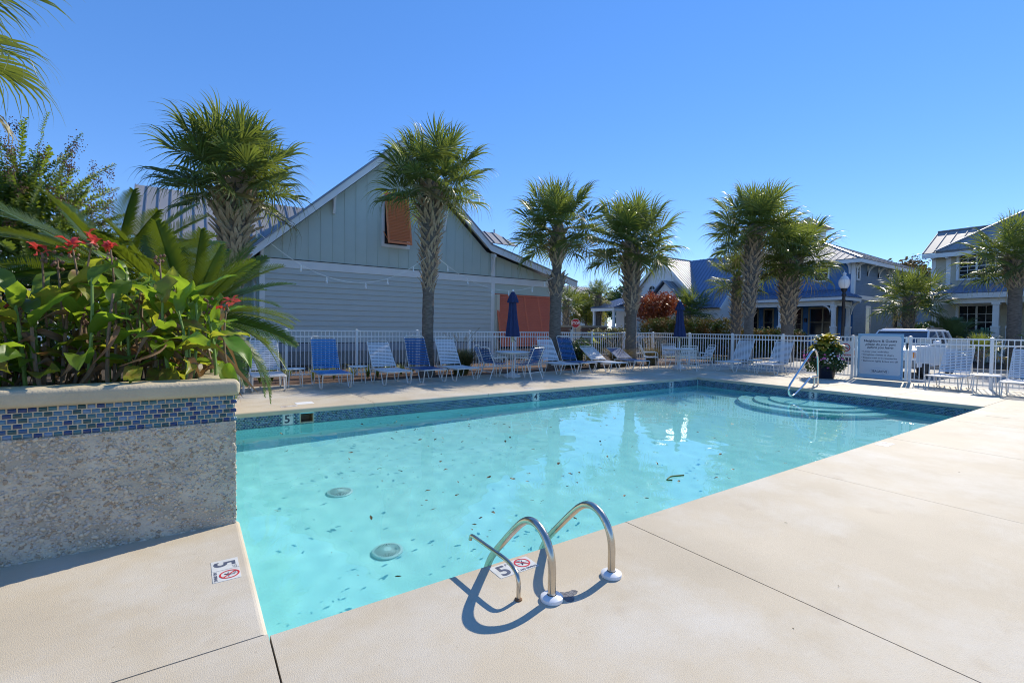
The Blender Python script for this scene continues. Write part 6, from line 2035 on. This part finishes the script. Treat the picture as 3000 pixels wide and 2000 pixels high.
for s in (-1, 1):
    hl_ = bevel_box('headlight', cx0 - .015, yc_ + s * .58 - .17, .64, cx0 + .07, yc_ + s * .58 + .17, .80, .02, 2, mat('headlight', (.55, .57, .6), .08, spec=.9), CR)
    bevel_box('turn_lamp', cx0 - .012, yc_ + s * .80 - .055, .64, cx0 + .16, yc_ + s * .80 + .07, .81, .015, 2, M_AMBER, CR)
    bevel_box('mirror', cx0 + 1.35, yc_ + s * .95 - .10, 1.03, cx0 + 1.47, yc_ + s * .95 + .10, 1.17, .03, 2, M_CARWHITE, CR)
    for wxp in (.78, 3.42):
        w = MB().lathe([(.19, -.09), (.29, -.095), (.315, -.07), (.315, .07), (.29, .095), (.19, .09)], 26, cap=False)
        w.v = [(cx0 + wxp + a, yc_ + s * .79 + c_, .315 + b_) for a, b_, c_ in w.v]
        wh = w.build('wheel', M_TYRE, CR, smooth=True)
        w = MB().lathe([(.0, -.02), (.19, -.02), (.2, .05), (.0, .055)], 20, cap=False)
        w.v = [(cx0 + wxp + a, yc_ + s * (.79 + c_ * 1.2), .315 + b_) for a, b_, c_ in w.v]
        w.build('rim', M_CHROME, wh, smooth=True)
        ar = MB().lathe([(.38, -.03), (.38, .03)], 24, cap=True)
        ar.v = [(cx0 + wxp + a, yc_ + s * (.835 + c_), .36 + b_) for a, b_, c_ in ar.v]
        ar.build('wheel_arch', M_BLACK_P, CR)
text('', .05, M_INK, CR, (cx0, yc_, .5), ROT_W) if False else None

# ------------------------------------------------------------------ string lights
SL = thing('string_lights', 'white string of festoon bulbs slung between the palms', 'string lights', (5.7, 12.5, 3.4))
spans = [((.98, 12.2, 3.82), (3.57, 12.42, 2.53), (5.60, 12.58, 3.40)), ((5.86, 12.60, 3.49), (7.97, 12.66, 2.62), (10.40, 12.62, 3.22)), ((10.62, 12.66, 3.12), (12.7, 12.78, 2.74), (14.3, 12.72, 3.05))]
for sp_i, (a, m_, b_) in enumerate(spans):
    A, Mm, Bb = Vector(a), Vector(m_), Vector(b_)
    # parabola through three points
    Lx = [(0, A), ((Mm.x - A.x) / (Bb.x - A.x), Mm), (1, Bb)]
    def par(t):
        t0, t1, t2 = 0, Lx[1][0], 1
        return A * ((t - t1) * (t - t2) / ((t0 - t1) * (t0 - t2))) + Mm * ((t - t0) * (t - t2) / ((t1 - t0) * (t1 - t2))) + Bb * ((t - t0) * (t - t1) / ((t2 - t0) * (t2 - t1)))
    MB().tube([par(k / 26) for k in range(27)], .0065 if sp_i < 2 else .009, 5).build('cord', M_WHITE if sp_i < 2 else M_BLACK_P, SL, smooth=True)
    nb_ = 6 if sp_i < 2 else 4
    for k in range(nb_):
        t = (k + .55) / nb_ + rnd.uniform(-.03, .03)
        p = par(t)
        so = MB().tube([p - Vector((0, 0, .0)), p - Vector((0, 0, .05)), p - Vector((.0, 0, .085))], [.006, .020, .018], 8).build('socket', M_WHITE if sp_i < 2 else M_BLACK_P, SL, smooth=True)
        MB().lathe([(.0, -.175), (.018, -.165), (.027, -.14), (.024, -.11), (.014, -.086)], 10, tuple(p), cap=False).build('bulb', M_LAMPGLASS, so, smooth=True)

# ------------------------------------------------------------------ potted coleus and petunias by the gate
PT = thing('flower_pot', 'dark planter pot overflowing with yellow coleus and pink petunias beside the gate', 'flower pot', (15.95, 6.45, 0))
px_, py_ = 15.95, 6.45
MB().lathe([(.0, 0), (.20, 0), (.22, .03), (.29, .36), (.31, .38), (.31, .42), (.27, .42), (.26, .37), (0, .36)], 28, (px_, py_, 0), cap=False).build('pot', mat('pot_dark', (.012, .015, .03), .35), PT, smooth=True)
g_ = random.Random(77)
leaf_cloud('trailing_foliage', [((px_, py_, .52), (.50, .50, .24)), ((px_, py_, .75), (.42, .42, .25)), ((px_ - .1, py_ + .3, .4), (.28, .28, .22)), ((px_ - .1, py_ - .3, .42), (.26, .26, .22))], 3600, .034, mat('trail_leaf', (.04, .09, .025), .5, c2=(.075, .13, .035), nscale=6, trans=.3), 9, parent=PT, off=(px_, py_, 0), shell=.7)
leaf_cloud('core_foliage', [((px_, py_, .92), (.26, .26, .2))], 500, .05, M_SHRUB, 10, parent=PT, off=(px_, py_, 0), shell=.3)
for kind, m, n, cs_ in (('petunia', M_PINK, 34, [((px_, py_, .58), (.54, .54, .33)), ((px_ - .1, py_ + .42, .62), (.2, .2, .28))]), ('white_bloom', M_WFLOWER, 30, [((px_ - .18, py_ - .28, .62), (.28, .28, .22))])):
    fm = MB()
    fm.lathe([(.003, -.02), (.012, 0), (.042, .014), (.030, .006)], 10, cap=False)
    fme = fm.mesh(kind, m)
    for i in range(n):
        c_, R_ = cs_[i % len(cs_)]
        d = Vector((g_.gauss(-.45, .6), g_.gauss(-.35, .6), g_.gauss(0, .5))).normalized()
        s = g_.uniform(.6, 1.0) * (1 if kind == 'petunia' else .55)
        o = link(kind, fme, PT)
        o.matrix_local = Matrix.Translation((c_[0] + d.x * R_[0] - px_, c_[1] + d.y * R_[1] - py_, c_[2] + d.z * R_[2])) @ d.to_track_quat('Z', 'Y').to_matrix().to_4x4() @ Matrix.Scale(s, 4)
CO = [canna_leaf(80 + i, .20, .075, M_COLEUS, .25, .6 + .3 * i, .008, 'coleus_leaf') for i in range(3)]
COG = [canna_leaf(90 + i, .20, .075, mat('coleus_green', (.05, .11, .02), .45, c2=(.09, .16, .03), nscale=6, trans=.35), .25, .6 + .3 * i, .008, 'coleus_leaf') for i in range(2)]
for i in range(84):
    a = i * 2.4; t = i / 84
    me = CO[i % 3] if g_.random() < (.85 if t < .55 else .45) else COG[i % 2]
    rr = .08 + .22 * t
    o = link('coleus_leaf', me, PT)
    o.matrix_local = Matrix.Translation((rr * math.cos(a), rr * math.sin(a), 1.22 - .35 * t + g_.uniform(-.05, .05))) @ Matrix.Rotation(a, 4, 'Z') @ Matrix.Rotation(-rad(55 - 60 * t + g_.gauss(0, 12)), 4, 'Y') @ Matrix.Scale(g_.uniform(.9, 1.4), 4)

# ------------------------------------------------------------------ leaves fallen in the pool and on the deck
def fallen_leaf(seed):
    me = canna_leaf(seed, .060, .013, M_COPPER_L, .15, .06, .0015, 'floating_leaf')
    return me
FL = [fallen_leaf(i) for i in range(6)]
g_ = random.Random(42)
spots = []
for i in range(190):
    if i < 140:
        x = g_.triangular(.5, 9.5, 3.0); y = g_.uniform(2.9, 8.2)
    else:
        x = g_.uniform(.6, 12.2); y = PY1 - .1 - abs(g_.gauss(0, .8))
    spots.append((x, max(2.6, y)))
spots += [(1.15, 2.95), (1.9, 3.35), (2.1, 3.5), (1.75, 3.0), (2.0, 3.25), (.75, 2.72), (2.62, 3.05), (3.1, 3.9), (1.6, 2.62)]
for i, (x, y) in enumerate(spots):
    s = g_.uniform(.55, 1.2) if i < 140 else g_.uniform(.4, .9)
    o = link('floating_leaf', FL[i % 6], None, (x, y, WATER + .004), (g_.gauss(0, .22), g_.gauss(0, .22), g_.uniform(0, 6.28)), (s, s * g_.uniform(.7, 1.3), s))
    tag(o, 'small brown-green leaf floating on the pool water', 'leaf', 'fallen leaves floating on the pool')
for i, (x, y) in enumerate(((2.35, 1.05), (2.95, 1.1), (3.6, 1.7), (4.4, 9.3), (8.1, 9.6), (6.4, 1.35), (13.6, 4.6), (14.2, 3.1))):
    s = g_.uniform(.22, .42)
    o = link('fallen_leaf', FL[i % 6], None, (x, y, .004), (g_.gauss(0, .2), g_.gauss(0, .2), g_.uniform(0, 6.28)), (s, s, s))
    tag(o, 'tiny dry brown leaf lying on the pale pool deck', 'leaf', 'dry leaf bits on the deck')
V = []; F = []
gn = np.random.default_rng(6)
for i in range(420):
    x = gn.uniform(.5, 12.3); y = gn.uniform(2.6, 8.5); s = gn.uniform(.004, .013); a = gn.uniform(0, 6.28)
    b0 = len(V)
    ca, sa = math.cos(a) * s, math.sin(a) * s
    z = WATER + .003
    V += [(x - ca, y - sa, z), (x + sa * .4, y - ca * .4, z + .002), (x + ca, y + sa, z), (x - sa * .4, y + ca * .4, z + .002)]
    F.append((b0, b0 + 1, b0 + 2, b0 + 3))
o = link('leaf_litter', np_mesh('leaf_litter', V, F, M_COPPER_L)); o['kind'] = 'stuff'
tag(o, 'scattered leaf crumbs floating on the water')
tw = MB().tube(arc_path([(5.35, 3.75, WATER + .01), (5.2, 3.82, WATER + .012), (5.55, 3.95, WATER + .012), (5.95, 3.85, WATER + .008)], .1), .010, 6).build('floating_twig', mat('twig_green', (.10, .16, .04), .5), None, label='bent green stem floating near the right rail of the ladder', cat='twig')
tw.scale = (.45, .45, 1); tw.location = (1.95, 1.55, 0)

# lettering becomes plain mesh
bpy.context.view_layer.update()
dg = bpy.context.evaluated_depsgraph_get()
for o in [o for o in S.objects if o.type == 'FONT']:
    me = bpy.data.meshes.new_from_object(o.evaluated_get(dg))
    nm, pa, ml = o.name, o.parent, o.matrix_local.copy()
    bpy.data.objects.remove(o)
    n = link(nm, me, pa)
    n.matrix_local = ml
